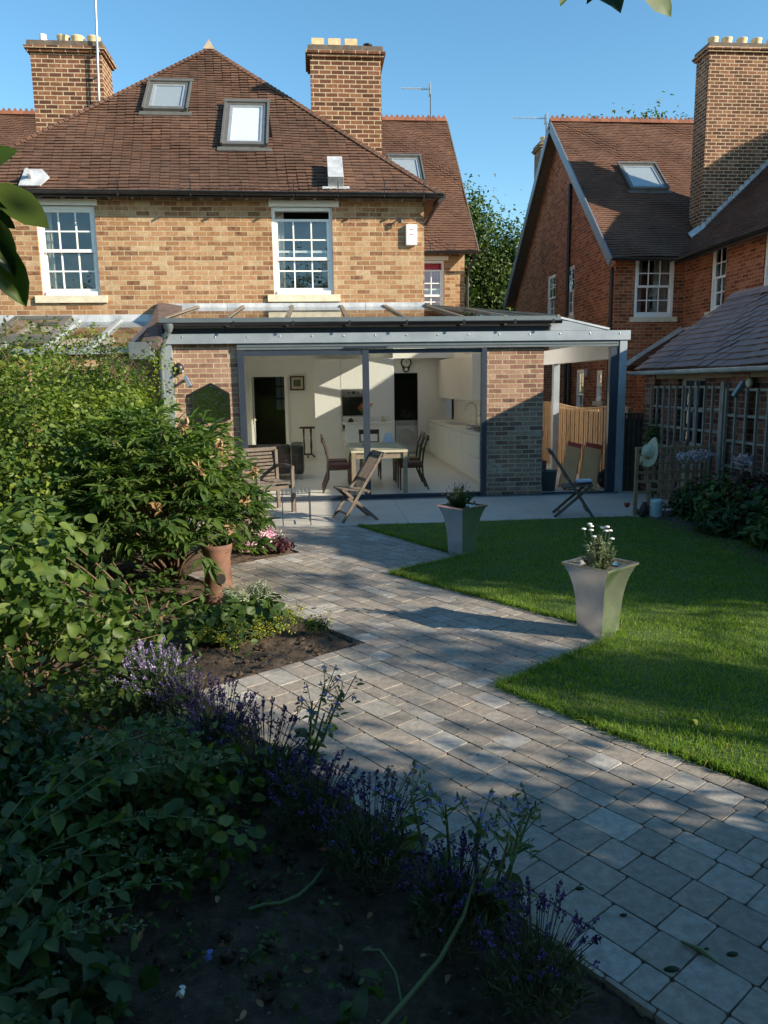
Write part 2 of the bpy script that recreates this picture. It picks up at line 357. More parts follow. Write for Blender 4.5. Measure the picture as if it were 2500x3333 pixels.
def sash_window(parent, ax, c, sgn, a0, a1, z0, z1, nx=3, drop=0, lift=0, rows=2, sill=True, curt=(), label=None, dep=.09, frame=None, fw=.055, bar=.024, lintel=None):
    P = pframe(c, ax, sgn); W = frame or M_WHITE
    f = MB()
    pbox(f, P, a0, a0+fw, z0, z1, dep-.045, dep+.06); pbox(f, P, a1-fw, a1, z0, z1, dep-.045, dep+.06)
    pbox(f, P, a0+fw, a1-fw, z1-.06, z1, dep-.045, dep+.06); pbox(f, P, a0+fw, a1-fw, z0, z0+.07, dep-.07, dep+.06)
    fr = f.build('window', W, parent, label=label)
    A0, A1, Z0, Z1 = a0+fw+.002, a1-fw-.002, z0+.072, z1-.062
    zm = (Z0+Z1)/2; hs = (Z1-Z0)/2+.02
    for nm, zb, d in (('upper_sash', zm-.02-drop, dep-.03), ('lower_sash', Z0+lift, dep+.012)):
        s = MB(); zt = zb+hs; t = .042
        pbox(s, P, A0, A0+t, zb, zt, d, d+.035); pbox(s, P, A1-t, A1, zb, zt, d, d+.035)
        pbox(s, P, A0+t, A1-t, zb, zb+t+.01, d, d+.035); pbox(s, P, A0+t, A1-t, zt-t+.005, zt, d, d+.035)
        for i in range(1, nx):
            x = A0+(A1-A0)*i/nx; pbox(s, P, x-bar/2, x+bar/2, zb+t+.01, zt-t+.005, d+.006, d+.029)
        for i in range(1, rows):
            z = zb+hs*i/rows
            for kx in range(nx):
                xa = A0+(A1-A0)*kx/nx+(t if kx == 0 else bar/2+.001); xb = A0+(A1-A0)*(kx+1)/nx-(t if kx == nx-1 else bar/2+.001)
                pbox(s, P, xa, xb, z-bar/2, z+bar/2, d+.007, d+.028)
        so_ = s.build(nm, W, fr)
        g = MB(); g.poly([P(A0+t, zb+t, d+.018), P(A1-t, zb+t, d+.018), P(A1-t, zt-t, d+.018), P(A0+t, zt-t, d+.018)]); g.build('pane', M_SGL, fr)
    for (ca, cb, cm) in curt:
        cu = MB(); n = 24; top = []; bot = []
        for i in range(n+1):
            a = ca+(cb-ca)*i/n; dd = dep+.16+.022*math.sin(i*1.5)+.01*math.sin(i*3.7)
            top.append(P(a, z1-.02, dd)); bot.append(P(a+(.0), z0+.05, dd+.01))
        cu.add(top+bot, [(i, i+1, i+n+2, i+n+1) for i in range(n)], True); cu.build('curtain', cm, fr)
    if sill:
        s = MB(); pbox(s, P, a0-.11, a1+.11, z0-.12, z0-.002, -.05, dep+.05); s.build('sill', M_CREAM, fr)
    if lintel:
        s = MB(); pbox(s, P, a0-.04, a1+lintel, z1+.0, z1+.10, -.018, .05); s.build('lintel', M_WHITE, fr)
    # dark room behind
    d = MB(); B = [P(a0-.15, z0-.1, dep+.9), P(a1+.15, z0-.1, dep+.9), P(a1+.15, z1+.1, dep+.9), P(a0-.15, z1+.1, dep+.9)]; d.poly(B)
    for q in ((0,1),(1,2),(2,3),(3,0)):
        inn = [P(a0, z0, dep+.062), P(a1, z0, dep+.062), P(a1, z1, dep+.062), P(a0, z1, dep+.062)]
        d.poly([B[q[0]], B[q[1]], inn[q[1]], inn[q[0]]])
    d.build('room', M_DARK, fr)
    return fr
M_CURT = plain('cream_curtain', (.68,.64,.52), .8); M_PINK = plain('pink_curtain', (.55,.09,.16), .8, var=.25, nscale=14); M_NET = plain('pale_curtain', (.30,.28,.25), .85, var=.25, nscale=9)
def chimney(parent, x0, x1, y0, y1, z0, z1, pots, mat=None, label=None):
    mat = mat or M_CHB; mb = MB(); zs = z1-.24
    mb.box(x0, x1, y0, y1, z0, zs); o = mb.build('chimney', mat, parent, label=label)
    c = MB(); c.box(x0-.05, x1+.05, y0-.05, y1+.05, zs+.001, zs+.05); c.box(x0-.085, x1+.085, y0-.085, y1+.085, zs+.052, zs+.10); c.build('string_course', M_CHB, o)
    c = MB(); c.slab([(x0-.04, y0-.04, zs+.102), (x1+.04, y0-.04, zs+.102), (x1+.04, y1+.04, zs+.102), (x0-.04, y1+.04, zs+.102)], (0,0,.1))
    xm = (x0+x1)/2
    c.add([(x0-.03,y0-.03,zs+.2),(x1+.03,y0-.03,zs+.2),(x1+.03,y1+.03,zs+.2),(x0-.03,y1+.03,zs+.2),(x0+.12,y0+.14,zs+.27),(x1-.12,y0+.14,zs+.27),(x1-.12,y1-.14,zs+.27),(x0+.12,y1-.14,zs+.27)], [(0,1,5,4),(1,2,6,5),(2,3,7,6),(3,0,4,7),(4,5,6,7)])
    c.build('cap', M_CAP, o)
    ym = (y0+y1)/2; zt = zs+.2
    for px_, kind in pots:
        q = MB()
        if kind == 'round': q.lathe([(.125,0),(.115,.1),(.12,.2),(.13,.22),(.125,.235),(.09,.235),(.09,.1)], (px_, ym, zt), 18)
        elif kind == 'square': q.lathe([(.115,0),(.115,.13)], (px_, ym, zt), 16); q.box(px_-.12, px_+.12, ym-.12, ym+.12, zt+.13, zt+.245); 
        elif kind == 'white': q.lathe([(.07,0),(.08,.08),(.065,.14),(.075,.18),(.06,.22),(.065,.26),(.0,.28)], (px_, ym, zt), 14)
        elif kind == 'black': q.lathe([(.075,.05),(.08,.06),(.08,.16),(.09,.165),(.09,.19),(.0,.2)], (px_, ym, zt), 16)
        q.build('chimney_pot', {'white': M_WHITE, 'black': M_BLACK}.get(kind, M_POT), o)
    return o
def gutter(mb, a, b, rr=.055, out=(0,-1,0)):
    a = Vector(a); b = Vector(b); o = Vector(out); z = Vector((0,0,1)); vs = []; n = 7
    for q in (a, b):
        for i in range(n):
            t = math.pi*i/(n-1); vs.append(q+o*(rr*math.cos(t))-z*(rr*math.sin(t)))
    mb.add(vs, [(i, i+1, i+n+1, i+n) for i in range(n-1)]+[tuple(range(n)), tuple(range(2*n-1, n-1, -1))], True)
    mb.beam(a+o*rr, b+o*rr, .008, .012); return mb

# ---------------- our house ----------------
YW = 13.7
HS = thing('brick_house', 'large orange brick house with brown hipped roof behind the glass extension', 'house', (-2, 13.7, 0))
W1 = (-4.54, -3.58, 3.38, 4.84); W2 = (-.64, .40, 3.38, 4.84); W3 = (2.42, 3.32, 3.45, 4.84)
ZP = 5.02
mb = MB(); wall(mb, 'y', YW, -6.0, 2.0, 2.7, ZP+.17, [W1, W2])
wall(mb, 'x', 2.0, YW, 19.3, 2.7, ZP+.3, (), 0); mb.poly([(-6.0,YW,0),(-6.0,19.3,0),(-6.0,19.3,ZP+.3),(-6.0,YW,ZP+.3)])
wall(mb, 'y', YW, -6.0, -2.2, 0, 2.7)
wall(mb, 'y', 19.3, 2.0, 3.83, 2.5, ZP+.3, [W3]); wall(mb, 'x', 3.83, 19.3, 27.3, 0, ZP+.3); wall(mb, 'y', 19.3, -12.5, -6.0, 0, ZP+.3)
mb.poly([(3.83,19.3,ZP+.3),(3.83,27.3,ZP+.3),(3.83,23.35,9.1)])
mb.poly([(3.8,19.31,0),(3.83,19.31,0),(3.83,19.31,2.5),(3.8,19.31,2.5)])
mb.build('wall', M_BRK, HS)
MB().poly([(-12.5,27.4,0),(3.8,27.4,0),(3.8,27.4,5),(-12.5,27.4,5)]).build('rear_wall', M_BRK, HS)
# roofs
E0 = 13.45; ZE = 5.0; AX, AY, AZp = -1.97, 17.45, 8.80
Vm = (0, AY-E0, AZp-ZE); Lm = math.hypot(*Vm[1:])
HWD = 4.15; xr = AX+HWD; xl = AX-HWD; Ls = math.hypot(HWD, AZp-ZE)
tiles('roof', (0, E0, ZE), (1,0,0), Vm, [(xl, 0), (xr+.1, 0), (AX+.04, Lm), (AX-.04, Lm)], M_TILE, HS, hot=.5, holes=[(-3.0,-2.2,2.75,3.77),(-1.5,-.7,1.48,2.97)])
tiles('roof', (xr+.1, E0, ZE), (0,1,0), (-HWD-.1, 0, AZp-ZE), [(0,0),(9,0),(9,Ls),(AY-E0,Ls)], M_TILE2, HS)
tiles('roof', (xl, 22, ZE), (0,-1,0), (HWD, 0, AZp-ZE), [(-1,0),(22-E0,0),(22-AY,Ls),(-1,Ls)], M_TILE, HS)
bonnets('hip_tiles', (xr+.08, E0, ZE+.02), (AX, AY, AZp+.03), HS, 56); bonnets('hip_tiles', (xl, E0, ZE+.02), (AX, AY, AZp+.03), HS, 56)
ridge('ridge_tiles', (AX, AY-.05, AZp+.06), (AX, 23.2, AZp+.06), HS, crest=False)
MB().add([(AX-.12,AY-.12,AZp-.04),(AX+.12,AY-.12,AZp-.04),(AX,AY-.1,AZp+.15),(AX-.12,AY+.3,AZp-.02),(AX+.12,AY+.3,AZp-.02),(AX,AY+.3,AZp+.10)], [(0,1,2),(0,2,5,3),(1,4,5,2)]).build('ridge_end', plain('old_mortar', (.42,.33,.24), .85, var=.3, nscale=14), HS)
W_E = 18.9; Vw = (0, 4.45, 4.4); Lw = math.hypot(4.45, 4.4)
tiles('roof', (0, W_E, 5.0), (1,0,0), Vw, [(2.0,0),(4.08,0),(4.08,Lw),(-13,Lw),(-13,0)], M_TILE2, HS, holes=[(2.25,3.08,2.96,4.1)])
MB().poly([(4.08,23.35,9.37),(-13,23.35,9.37),(-13,27.8,4.97),(4.08,27.8,4.97)]).build('roof', M_RIDGE, HS)
ridge('ridge_tiles', (4.08, 23.35, 9.45), (-13, 23.35, 9.45), HS)
mb = MB(); mb.beam((4.10,18.9,4.95), (4.10,23.35,9.33), .03, .12); mb.build('bargeboard', M_CAP, HS)
SKO = ((0,E0,ZE),(1,0,0),Vm)
M_BLG = plain('grey_blind', (.42,.45,.48), .5, var=.03)
skylight(HS, *SKO, -3.0, -2.2, 2.70, 3.79, M_BLG, label='left skylight with grey blind')
skylight(HS, *SKO, -1.5, -.7, 1.44, 2.99, M_BLIND, label='right skylight with bright white blind')
skylight(HS, (0,W_E,5.0), (1,0,0), Vw, 2.2, 3.08, 2.95, 4.12, M_BLG, label='skylight of the set-back roof')
chimney(HS, .11, 1.46, 15.6, 16.35, 5.5, 8.2, [(.27,'square'),(.59,'square'),(.91,'square'),(1.24,'black')], label='chimney with three square-topped buff pots and a black cowl')
chimney(HS, -5.15, -3.84, 16.0, 16.75, 5.8, 8.33, [(-5.0,'white'),(-4.62,'round'),(-4.35,'round'),(-4.05,'round')], label='left chimney with three round pots and a white one')
# vents on the slope
F3 = frame3(*SKO); mb = MB()
for z0_, z1_, w_ in ((.0,.2,.14),):
    mb.slab([F3(.34,.14,0), F3(.60,.14,0), F3(.60,.80,0), F3(.34,.80,0)], frame3(*SKO)(0,0,.22)-frame3(*SKO)(0,0,0))
mb.slab([F3(.24,.08,.034), F3(.70,.08,.034), F3(.70,.16,.034), F3(.24,.16,.034)], (0,-.004,.006))
mb.build('roof_vent', M_LEAD, HS, bevel=.015)
mb = MB(); mb.slab([F3(-4.7,.1,.03), F3(-4.36,.1,.03), F3(-4.26,.36,.03), F3(-4.42,.6,.03), F3(-4.7,.6,.03)], (0,-.01,.014)); mb.tube([F3(-4.55,.34,.02), F3(-4.55,.34,.12), F3(-4.55,.26,.2)], .05); mb.build('roof_vent', M_LEAD, HS)
# windows
sash_window(HS, 'y', YW, 1, *W1, curt=[(-4.50,-4.36,M_CURT)], lintel=.05, label='left upper sash window')
sash_window(HS, 'y', YW, 1, *W2, drop=.13, lift=.0, curt=[(-.60,-.44,M_CURT)], lintel=.12, label='upper sash window with its top sash slid down')
sash_window(HS, 'y', 19.3, 1, *W3, nx=3, drop=.16, lift=.0, curt=[(2.85,3.28,M_PINK)], lintel=.1, label='set-back window with a pink curtain')
# eaves: rafters, gutter, brackets
for i in range(22): x = -5.9+i*.375; MB().beam((x,13.47,4.93), (x,13.72,5.17), .05, .10).build('rafter_foot', M_CAP, HS)
for i in range(5): x = 2.3+i*.4; MB().beam((x,18.94,4.95), (x,19.32,5.3), .05, .10).build('rafter_foot', M_CAP, HS)
MB().poly([(-6.0,13.47,4.955),(2.2,13.47,4.955),(2.2,13.72,5.19),(-6.0,13.72,5.19)]).build('soffit', M_CAP, HS)
mb = MB(); gutter(mb, (-6.1,13.39,5.01), (2.28,13.39,4.99)); 
mb.beam((2.28,13.39,4.96), (2.28,14.2,4.98), .1, .07); mb.beam((-6.1,13.45,4.95),(2.2,13.45,4.95),.02,.05)
for x in (-5.2,-3.1,-1.93,-1.1,-.24,.5,1.28,1.95): mb.box(x-.008, x+.008, 13.32, 13.45, 4.92, 4.96); mb.box(x-.007,x+.007,13.35,13.365,4.97,5.18)
gutter(mb, (2.2,18.86,4.98), (4.1,18.86,4.98)); mb.tube([(4.0,18.9,4.95),(4.0,19.0,4.8),(3.92,19.24,4.6),(3.9,19.24,4.4),(3.9,19.24,2)], .035)
for x in (2.9,3.5,4.0): mb.box(x-.008,x+.008,18.82,18.835,4.95,5.15)
mb.build('gutter', M_BLACK, HS)
mb = MB()                                           # leaf guard mesh along the eave
for i in range(36): x = -2.2+i*.12; mb.tube([(x,13.37,5.05),(x+.06,13.47,5.11),(x+.12,13.37,5.05)], .003, 4, False)
mb.build('leaf_guard', M_BLACK, HS)
mb = MB(); mb.tube([(2.02,13.72,4.55),(2.22,13.5,4.88)], .035, 8); mb.build('waste_pipe', M_DWOOD, HS)
# lead flashings
mb = MB(); xs = [-2.64,-1.45,-.35,.95,2.0]
for a, b in zip(xs, xs[1:]): mb.slab([(a,YW-.012,3.24),(b-.006,YW-.012,3.24),(b-.006,YW-.03,3.12),(a,YW-.03,3.12)], (0,-.012,0))
mb.build('lead_flashing', M_LEAD, HS)
mb = MB(); mb.slab([(-5.9,YW-.014,3.06),(-2.64,YW-.014,3.06),(-2.64,YW-.03,2.90),(-5.9,YW-.03,2.90)], (0,-.012,0)); mb.build('lead_flashing', M_LEAD, HS)
# mast and aerials
mb = MB(); mb.tube([(-3.92,15.88,7.0),(-3.80,15.88,10.2)], .022, 8); mb.beam((-3.9,15.97,7.7),(-3.9,15.88,7.7),.03,.03); mb.beam((-3.86,15.97,8.1),(-3.86,15.88,8.1),.03,.03)
mb.build('aerial_mast', M_GALV, None, (-3.92,15.88,7.0), 'tall thin grey aerial mast strapped to the left chimney', 'aerial mast')
def aerial(loc, L, label, k=1):
    t = thing('television_aerial', label, 'aerial', loc, 'television aerials on the roofs'); x, yy, z = loc
    MB().tube([(x,yy,z),(x,yy,z+.95*k)], .018, 8).build('pole', M_BLACK, t)
    b = MB(); b.tube([(x+.05,yy,z+.78*k),(x-L,yy,z+.80*k)], .009, 6)
    for i in range(13): q = x-.12-i*(L-.14)/12; b.tube([(q,yy-.09,z+.79*k),(q,yy+.09,z+.79*k)], .005, 4); b.tube([(q,yy,z+.76*k),(q,yy,z+.83*k)], .005, 4)
    b.box(x-.03, x-.015, yy-.14, yy+.14, z+.62*k, z+.94*k); b.build('antenna', M_GALV, t)
aerial((3.62,23.35,9.45), .85, 'grey television aerial on the ridge behind the middle chimney')
# alarm box, security light bracket
t = thing('alarm_box', 'white alarm box with small red marks on the upper brick wall', 'alarm box', (1.77,YW,4.38))
MB().box(1.67,1.865,YW-.075,YW-.002,4.2,4.545).build('casing', M_WHITE, t, bevel=.012)
mb = MB()
for z in (4.45,4.38): mb.slab([(1.73,YW-.078,z),(1.80,YW-.078,z),(1.79,YW-.078,z+.012 if z>4.4 else z-.012),(1.74,YW-.078,z+.012 if z>4.4 else z-.012)], (0,.002,0))
mb.build('mark', M_TAPE, t)
t = MB(); t.tube([(1.56,YW,4.64),(1.56,YW-.09,4.62)], .012); t.box(1.53,1.59,YW-.12,YW-.08,4.56,4.65); t.build('wall_camera', M_BLACK, None, (1.56,YW,4.62), 'tiny dark camera on the wall left of the alarm box', 'camera')

# ---------------- extension ----------------
YF = 11.9
EX = thing('glass_extension', 'single storey glass and brick kitchen extension with galvanised beam and sloping glass roof', 'extension', (1.3, YF, 0))
def solid(name, mat, *b, parent=EX, **k): 
    mb = MB()
    for q in b: mb.box(*q)
    return mb.build(name, mat, parent, **k)
solid('brick_panel', M_XTB, (-2.3,-1.15,YF+.03,YF+.33,0,2.45), label='left brick panel behind the shrubs')
solid('brick_panel', M_XTB, (2.72,3.65,YF+.03,YF+.33,0,2.36), label='right brick panel with a slanting shadow')
solid('side_wall', M_XTB, (-2.3,-2.05,YF+.331,YW-.02,0,2.75))
solid('side_wall', M_IWALL, (3.56,3.649,YF+.331,19.28,0,2.72))
mb = MB(); mb.box(-2.25,5.02,YF-.07,YF-.055,2.455,2.60); mb.box(-2.25,5.02,YF-.055,YF+.12,2.588,2.602); mb.box(-2.25,5.02,YF-.055,YF+.12,2.455,2.468)
mb.box(5.005,5.02,YF+.121,16.0,2.40,2.60); mb.box(4.78,5.004,YF+.121,16.0,2.588,2.602)
gb = mb.build('steel_beam', M_GALV, EX)
mb = MB()
for i in range(15): x = -1.95+i*.485; mb.ball((x,YF-.073,2.555), .013,.006,.013, 8, 4)
mb.build('bolt_heads', M_STEEL, gb)
solid('post', M_GALV, (4.86,4.98,YF-.05,YF+.07,0,2.455), (4.862,4.978,YF+.071,YF+.09,0,2.45))
solid('post', M_GALV, (4.82,4.94,15.05,15.17,0,2.2))
solid('post', M_GALV, (-2.24,-2.12,YF-.05,YF+.029,0,2.455))
solid('side_beam', M_IWALL, (4.80,4.95,YF+.125,16.0,2.17,2.45), (3.66,4.79,YF+.125,YF+.2,2.38,2.45))
# sliding door frames
HD = 2.40
solid('lintel_frame', M_ANTHL, (-1.15,4.84,YF-.04,YF+.02,2.36,2.45), (-1.15,4.84,YF-.05,YF-.041,2.40,2.41))
d1 = solid('sliding_door', M_ANTH, (-1.15,-1.05,YF-.03,YF+.06,.0,2.355), (-1.05,.76,YF-.02,YF+.05,2.27,2.355), (-1.05,.76,YF-.02,YF+.05,.0,.075), (.76,.86,YF-.03,YF+.06,0,2.355), label='left sliding glass door')
d2 = solid('sliding_door', M_ANTH, (2.64,2.72,YF-.03,YF+.08,.0,2.355), (.861,2.64,YF+.03,YF+.09,2.29,2.355), (.861,2.64,YF+.03,YF+.09,.0,.07), label='right sliding glass door')
d3 = solid('glazed_bay', M_ANTH, (4.72,4.85,YF-.03,YF+.06,0,2.355), (3.66,4.72,YF-.0,YF+.05,.0,.03), label='open corner bay frame')
solid('threshold', M_ANTH, (-1.15,4.9,YF-.08,YF-.031,.0,.02))
mb = MB()
for i in range(230): x = -1.12+i*.026; mb.box(x, x+.013, YF-.11, YF-.084, .002, .016)
mb.build('drain_grating', M_GALV, EX)
MB().poly([(-1.05,YF+.01,.075),(.76,YF+.01,.075),(.76,YF+.01,2.27),(-1.05,YF+.01,2.27)]).build('pane', M_GLS, d1)
MB().poly([(.86,YF+.06,.07),(2.64,YF+.06,.07),(2.64,YF+.06,2.29),(.86,YF+.06,2.29)]).build('pane', M_GLS, d2)
solid('trickle_vent', M_ANTH, (.5,1.15,YF-.065,YF-.042,2.372,2.395))
# glass roof
ZG = 2.80; ZR = 3.16
gl = MB(); gl.slab([(-2.2,YF-.08,ZG),(3.82,YF-.08,ZG),(2.0,YW-.03,ZR),(-1.95,YW-.03,ZR)], (0,-.002,.012)); gl.slab([(3.84,YF-.04,ZG),(3.84,19.2,ZG),(2.02,19.2,ZR),(2.02,YW,ZR)], (0,0,.012)); g1 = gl.build('glass_roof', M_RGL, EX)
rb = MB()
for xa, xb in ((-2.2,-1.95),(-1.27,-1.18),(-.38,-.33),(.53,.52),(1.42,1.28),(2.3,2.02),(3.0,2.6)):
    yb = YW-.03 if xb <= 2.02 else YF-.08+(3.82-xb)/(3.82-2.0)*(YW-YF+.05)
    zb = ZR if xb <= 2.02 else ZG+(ZR-ZG)*(yb-YF+.08)/(YW-YF+.05)
    rb.beam((xa,YF-.1,ZG+.03),(xb,yb,zb+.03),.055,.022); rb.beam((xa,YF-.08,ZG-.05),(xb,yb,zb-.05),.045,.09)
rb.beam((3.83,YF-.1,ZG+.03),(2.0,YW-.02,ZR+.03),.06,.03)
for yy in (14.4,15.2,16.0,16.8,17.6,18.4): rb.beam((3.84,yy,ZG+.03),(2.02,yy,ZR+.03),.055,.022); rb.beam((3.84,yy,ZG-.05),(2.02,yy,ZR-.05),.045,.09)
rb.build('rafters', plain('roof_bar', (.20,.165,.13), .5, .3, .2), EX)
solid('eaves_trim', M_ANTHL, (-2.26,3.86,YF-.11,YF-.085,ZG-.035,ZG+.03), (3.845,3.87,YF-.08,19.2,ZG-.06,ZG+.02))
mb = MB(); gutter(mb, (-2.3,YF-.17,ZG-.05), (3.86,YF-.17,ZG-.05), .045)
for xa in (-1.18,-.3,.55,1.42,2.3,3.1,3.7): mb.box(xa,xa+.03,YF-.222,YF-.21,ZG-.1,ZG-.03)
mb.build('gutter', M_BLACK, EX)
solid('fascia', M_BLACK, (-2.24,3.7,YF-.05,YF-.02,2.604,2.765), (-2.24,-2.2,YF-.019,YW-.05,2.6,2.8))
mb = MB()                                    # zinc corner slope
mb.poly([(3.87,YF-.06,ZG-.02),(4.62,YF-.04,2.612),(5.0,YF+.2,2.612),(5.0,13.6,2.612),(3.87,14.4,ZG-.01)])
mb.poly([(3.72,YF-.06,2.606),(4.62,YF-.045,2.606),(3.87,YF-.062,ZG-.02),(3.72,YF-.062,ZG-.04)])
mb.beam((3.87,YF-.07,ZG+.0),(4.7,YF+.02,2.63),.03,.03)
mb.build('corner_roof', M_GALV, EX)
mb = MB(); mb.slab([(-2.5,11.35,2.3),(-2.22,11.35,2.36),(-2.22,YW-.04,3.14),(-2.62,YW-.04,3.2)], (0,0,.06)); mb.build('tiled_verge', plain('verge_tile', (.10,.07,.062), .85, var=.3, nscale=8), EX)
solid('parapet', plain('dark_lead', (.12,.14,.15), .6, var=.3), (-2.62,-2.32,11.3,11.62,2.22,2.46))
mb = MB(); mb.tube([(-2.12,YF-.17,ZG-.08),(-2.12,YF-.17,ZG-.16),(-2.22,YF-.12,ZG-.30),(-2.26,YF-.11,2.3),(-2.26,YF-.11,0)], .042, 10); mb.lathe([(.042,-.12),(.075,-.04),(.08,0)], (-2.12,YF-.17,ZG-.06), 12); mb.build('downpipe', M_ANTHL, EX)
# room shell
sh = MB()
LI = -2.03
wall(sh, 'y', 19.6, LI, 3.56, 0, 2.69, [(-1.55,-.75,0,2.05), (2.05,2.68,0,2.1)], .12)
sh.poly([(LI,YF+.34,0),(LI,19.6,0),(LI,19.6,2.9),(LI,YF+.34,2.9)])
sh.poly([(LI,YW+.1,2.68),(1.93,YW+.1,2.68),(1.93,19.6,2.68),(LI,19.6,2.68)])
sh.poly([(1.93,YW+.1,2.68),(1.93,19.6,2.68),(1.93,19.6,3.1),(1.93,YW+.1,3.1)])
sh.poly([(LI,YW+.1,2.68),(1.93,YW+.1,2.68),(1.93,YW+.1,3.1),(LI,YW+.1,3.1)])
sh.build('interior_wall', M_IWALL, EX)
sh = MB(); wall(sh, 'y', 19.27, 2.0, 3.56, 2.46, 3.3); sh.build('interior_wall', M_IWALL, EX)
solid('ceiling_beam', M_IWALL, (LI,3.55,YW+.01,YW+.09,2.56,2.69))
solid('dark_post', M_DWOOD, (-1.98,-1.72,15.8,16.1,1.95,2.46))
fl = MB(); fl.box(LI,3.56,YF+.1,22.0,-.02,.012); fl.build('tiled_floor', M_FLR, EX)
solid('skirting', M_WHITE, (-.7,0.0,19.575,19.598,.012,.13), (-2.0,-1.62,19.575,19.598,.012,.13))
# hall and utility behind the openings
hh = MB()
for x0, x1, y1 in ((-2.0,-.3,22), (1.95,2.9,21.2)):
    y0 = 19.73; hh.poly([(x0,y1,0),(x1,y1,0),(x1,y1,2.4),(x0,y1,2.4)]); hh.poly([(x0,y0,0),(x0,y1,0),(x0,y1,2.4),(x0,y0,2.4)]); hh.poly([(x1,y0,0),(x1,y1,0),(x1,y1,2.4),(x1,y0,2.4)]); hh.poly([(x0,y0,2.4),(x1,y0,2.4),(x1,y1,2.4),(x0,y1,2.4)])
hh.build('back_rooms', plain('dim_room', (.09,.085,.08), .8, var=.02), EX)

# left lean-to with glass roof, seen over the hedge
t = thing('glass_lean_to', 'grey-barred glass lean-to roof with a raised rooflight left of the extension', 'lean-to', (-4.2,12.9,0))
GA_ = lambda f: (YW-.04-1.55*f, 2.93-.55*f)
def gq(x0, x1, f0, f1, h=0): 
    (y0,z0),(y1,z1) = GA_(f0),GA_(f1); return [(x0,y1,z1+h),(x1,y1,z1+h),(x1,y0,z0+h),(x0,y0,z0+h)]
MB().slab(gq(-5.9,-2.66,0,1), (0,0,.01)).build('glass_roof', M_RGL, t)
for x in (-5.3,-4.62,-3.96,-3.28,-2.70):
    (y0,z0),(y1,z1) = GA_(0),GA_(1); MB().beam((x-.12,y1,z1+.035),(x,y0,z0+.035),.07,.05).build('glazing_bar', M_GALV, t)
MB().beam((-5.9,GA_(1)[0],GA_(1)[1]),(-2.66,GA_(1)[0],GA_(1)[1]),.08,.10).build('eaves_rail', M_GALV, t)
fr_ = MB()
for q in ((-4.98,-4.04,.05,.13),(-4.98,-4.04,.72,.80),(-4.98,-4.88,.13,.72),(-4.14,-4.04,.13,.72)): fr_.slab(gq(*q,.04), (0,0,.10))
rl = fr_.build('rooflight', M_SKF, t); MB().poly(gq(-4.88,-4.14,.13,.72,.12)).build('pane', M_RGL, rl)
mb = MB(); wall(mb, 'y', 12.16, -5.9, -2.66, 0, 2.36, [(-5.6,-4.4,.9,2.1),(-4.2,-3.0,.2,2.1)]); mb.build('front_wall', M_BRK, t)
MB().box(-5.6,-4.4,12.2,12.22,.9,2.1).box(-4.2,-3.0,12.2,12.22,.2,2.1).build('glazing', M_SGL, t)
MB().poly([(-5.9,12.2,.01),(-2.66,12.2,.01),(-2.66,13.68,.01),(-5.9,13.68,.01)]).build('floor', M_FLR, t)
# ---------------- kitchen contents ----------------
def sb(name, mat, parent, *b, bevel=0, **k):
    mb = MB()
    for q in b: mb.box(*q)
    return mb.build(name, mat, parent, bevel=bevel, **k)
t = thing('tall_kitchen_units', 'wall of tall white gloss cupboards around a built-in oven', 'kitchen units', (1, 19.3, 0))
sb('carcass', M_KIT, t, (.0,2.0,19.03,19.57,.012,2.46))
for a in (.01,.67,1.31):
    b = a+(.65 if a < .5 else .63 if a < 1 else .68)
    for z0_, z1_ in (((.1,.98),(.99,2.44)) if a != .67 else ((.1,.66),(1.72,2.44))): sb('cupboard_door', M_KIT, t, (a,b-.006,19.0,19.028,z0_,z1_), bevel=.002)
ov = sb('oven', M_STEEL, t, (.68,1.29,18.995,19.028,.68,1.70))
sb('oven_glass', plain('black_oven_glass', (.01,.01,.01), .25), ov, (.70,1.27,18.985,18.994,1.06,1.54), (.70,1.27,18.985,18.994,.74,.88))
sb('oven_handle', M_STEEL, ov, (.74,1.23,18.95,18.965,1.52,1.54), (.78,.80,18.965,18.984,1.52,1.54), (1.17,1.19,18.965,18.984,1.52,1.54))
mb = MB()
for x in (.86,1.10): mb.ball((x,18.985,1.63), .025,.02,.025)
mb.box(.93,1.03,18.988,18.994,1.60,1.66); mb.build('oven_knob', M_BLACK, ov)
t = thing('kitchen_island', 'low white worktop unit standing in front of the built-in oven', 'island', (1.25, 18.0, 0))
sb('cabinet', M_KIT, t, (.72,1.78,17.75,18.3,.012,.90)); sb('worktop', M_WHITE, t, (.66,1.84,17.7,18.35,.902,.94), bevel=.003); sb('upstand', M_WHITE, t, (.68,1.82,18.3,18.34,.942,1.06))
t = thing('sink_units', 'long run of white base cupboards with worktop and sink along the right kitchen wall', 'kitchen units', (3.2, 16, 0))
sb('cabinet', M_KIT, t, (2.93,3.555,13.2,19.2,.1,.88), (2.98,3.55,13.25,19.2,.012,.099))
sb('drawer_front', M_KIT, t, (2.905,2.928,13.3,14.9,.12,.46), (2.905,2.928,13.3,14.9,.49,.84)); sb('cupboard_door', M_KIT, t, (2.905,2.928,14.92,16.4,.12,.84), (2.905,2.928,16.42,17.9,.12,.84), (2.905,2.928,17.92,19.18,.12,.84))
sb('worktop', M_WHITE, t, (2.88,3.555,13.15,19.25,.882,.92), bevel=.003); sb('sink', M_STEEL, t, (3.0,3.4,16.4,17.4,.921,.926))
mb = MB(); mb.tube([(3.42,15.9,.92),(3.42,15.9,1.25),(3.40,15.9,1.36),(3.33,15.9,1.41),(3.24,15.9,1.39),(3.19,15.9,1.32),(3.185,15.9,1.24)], .016, 8); mb.tube([(3.42,15.3,.92),(3.42,15.3,1.12),(3.38,15.3,1.18),(3.32,15.3,1.14)], .01, 8); mb.build('tap', M_STEEL, t)
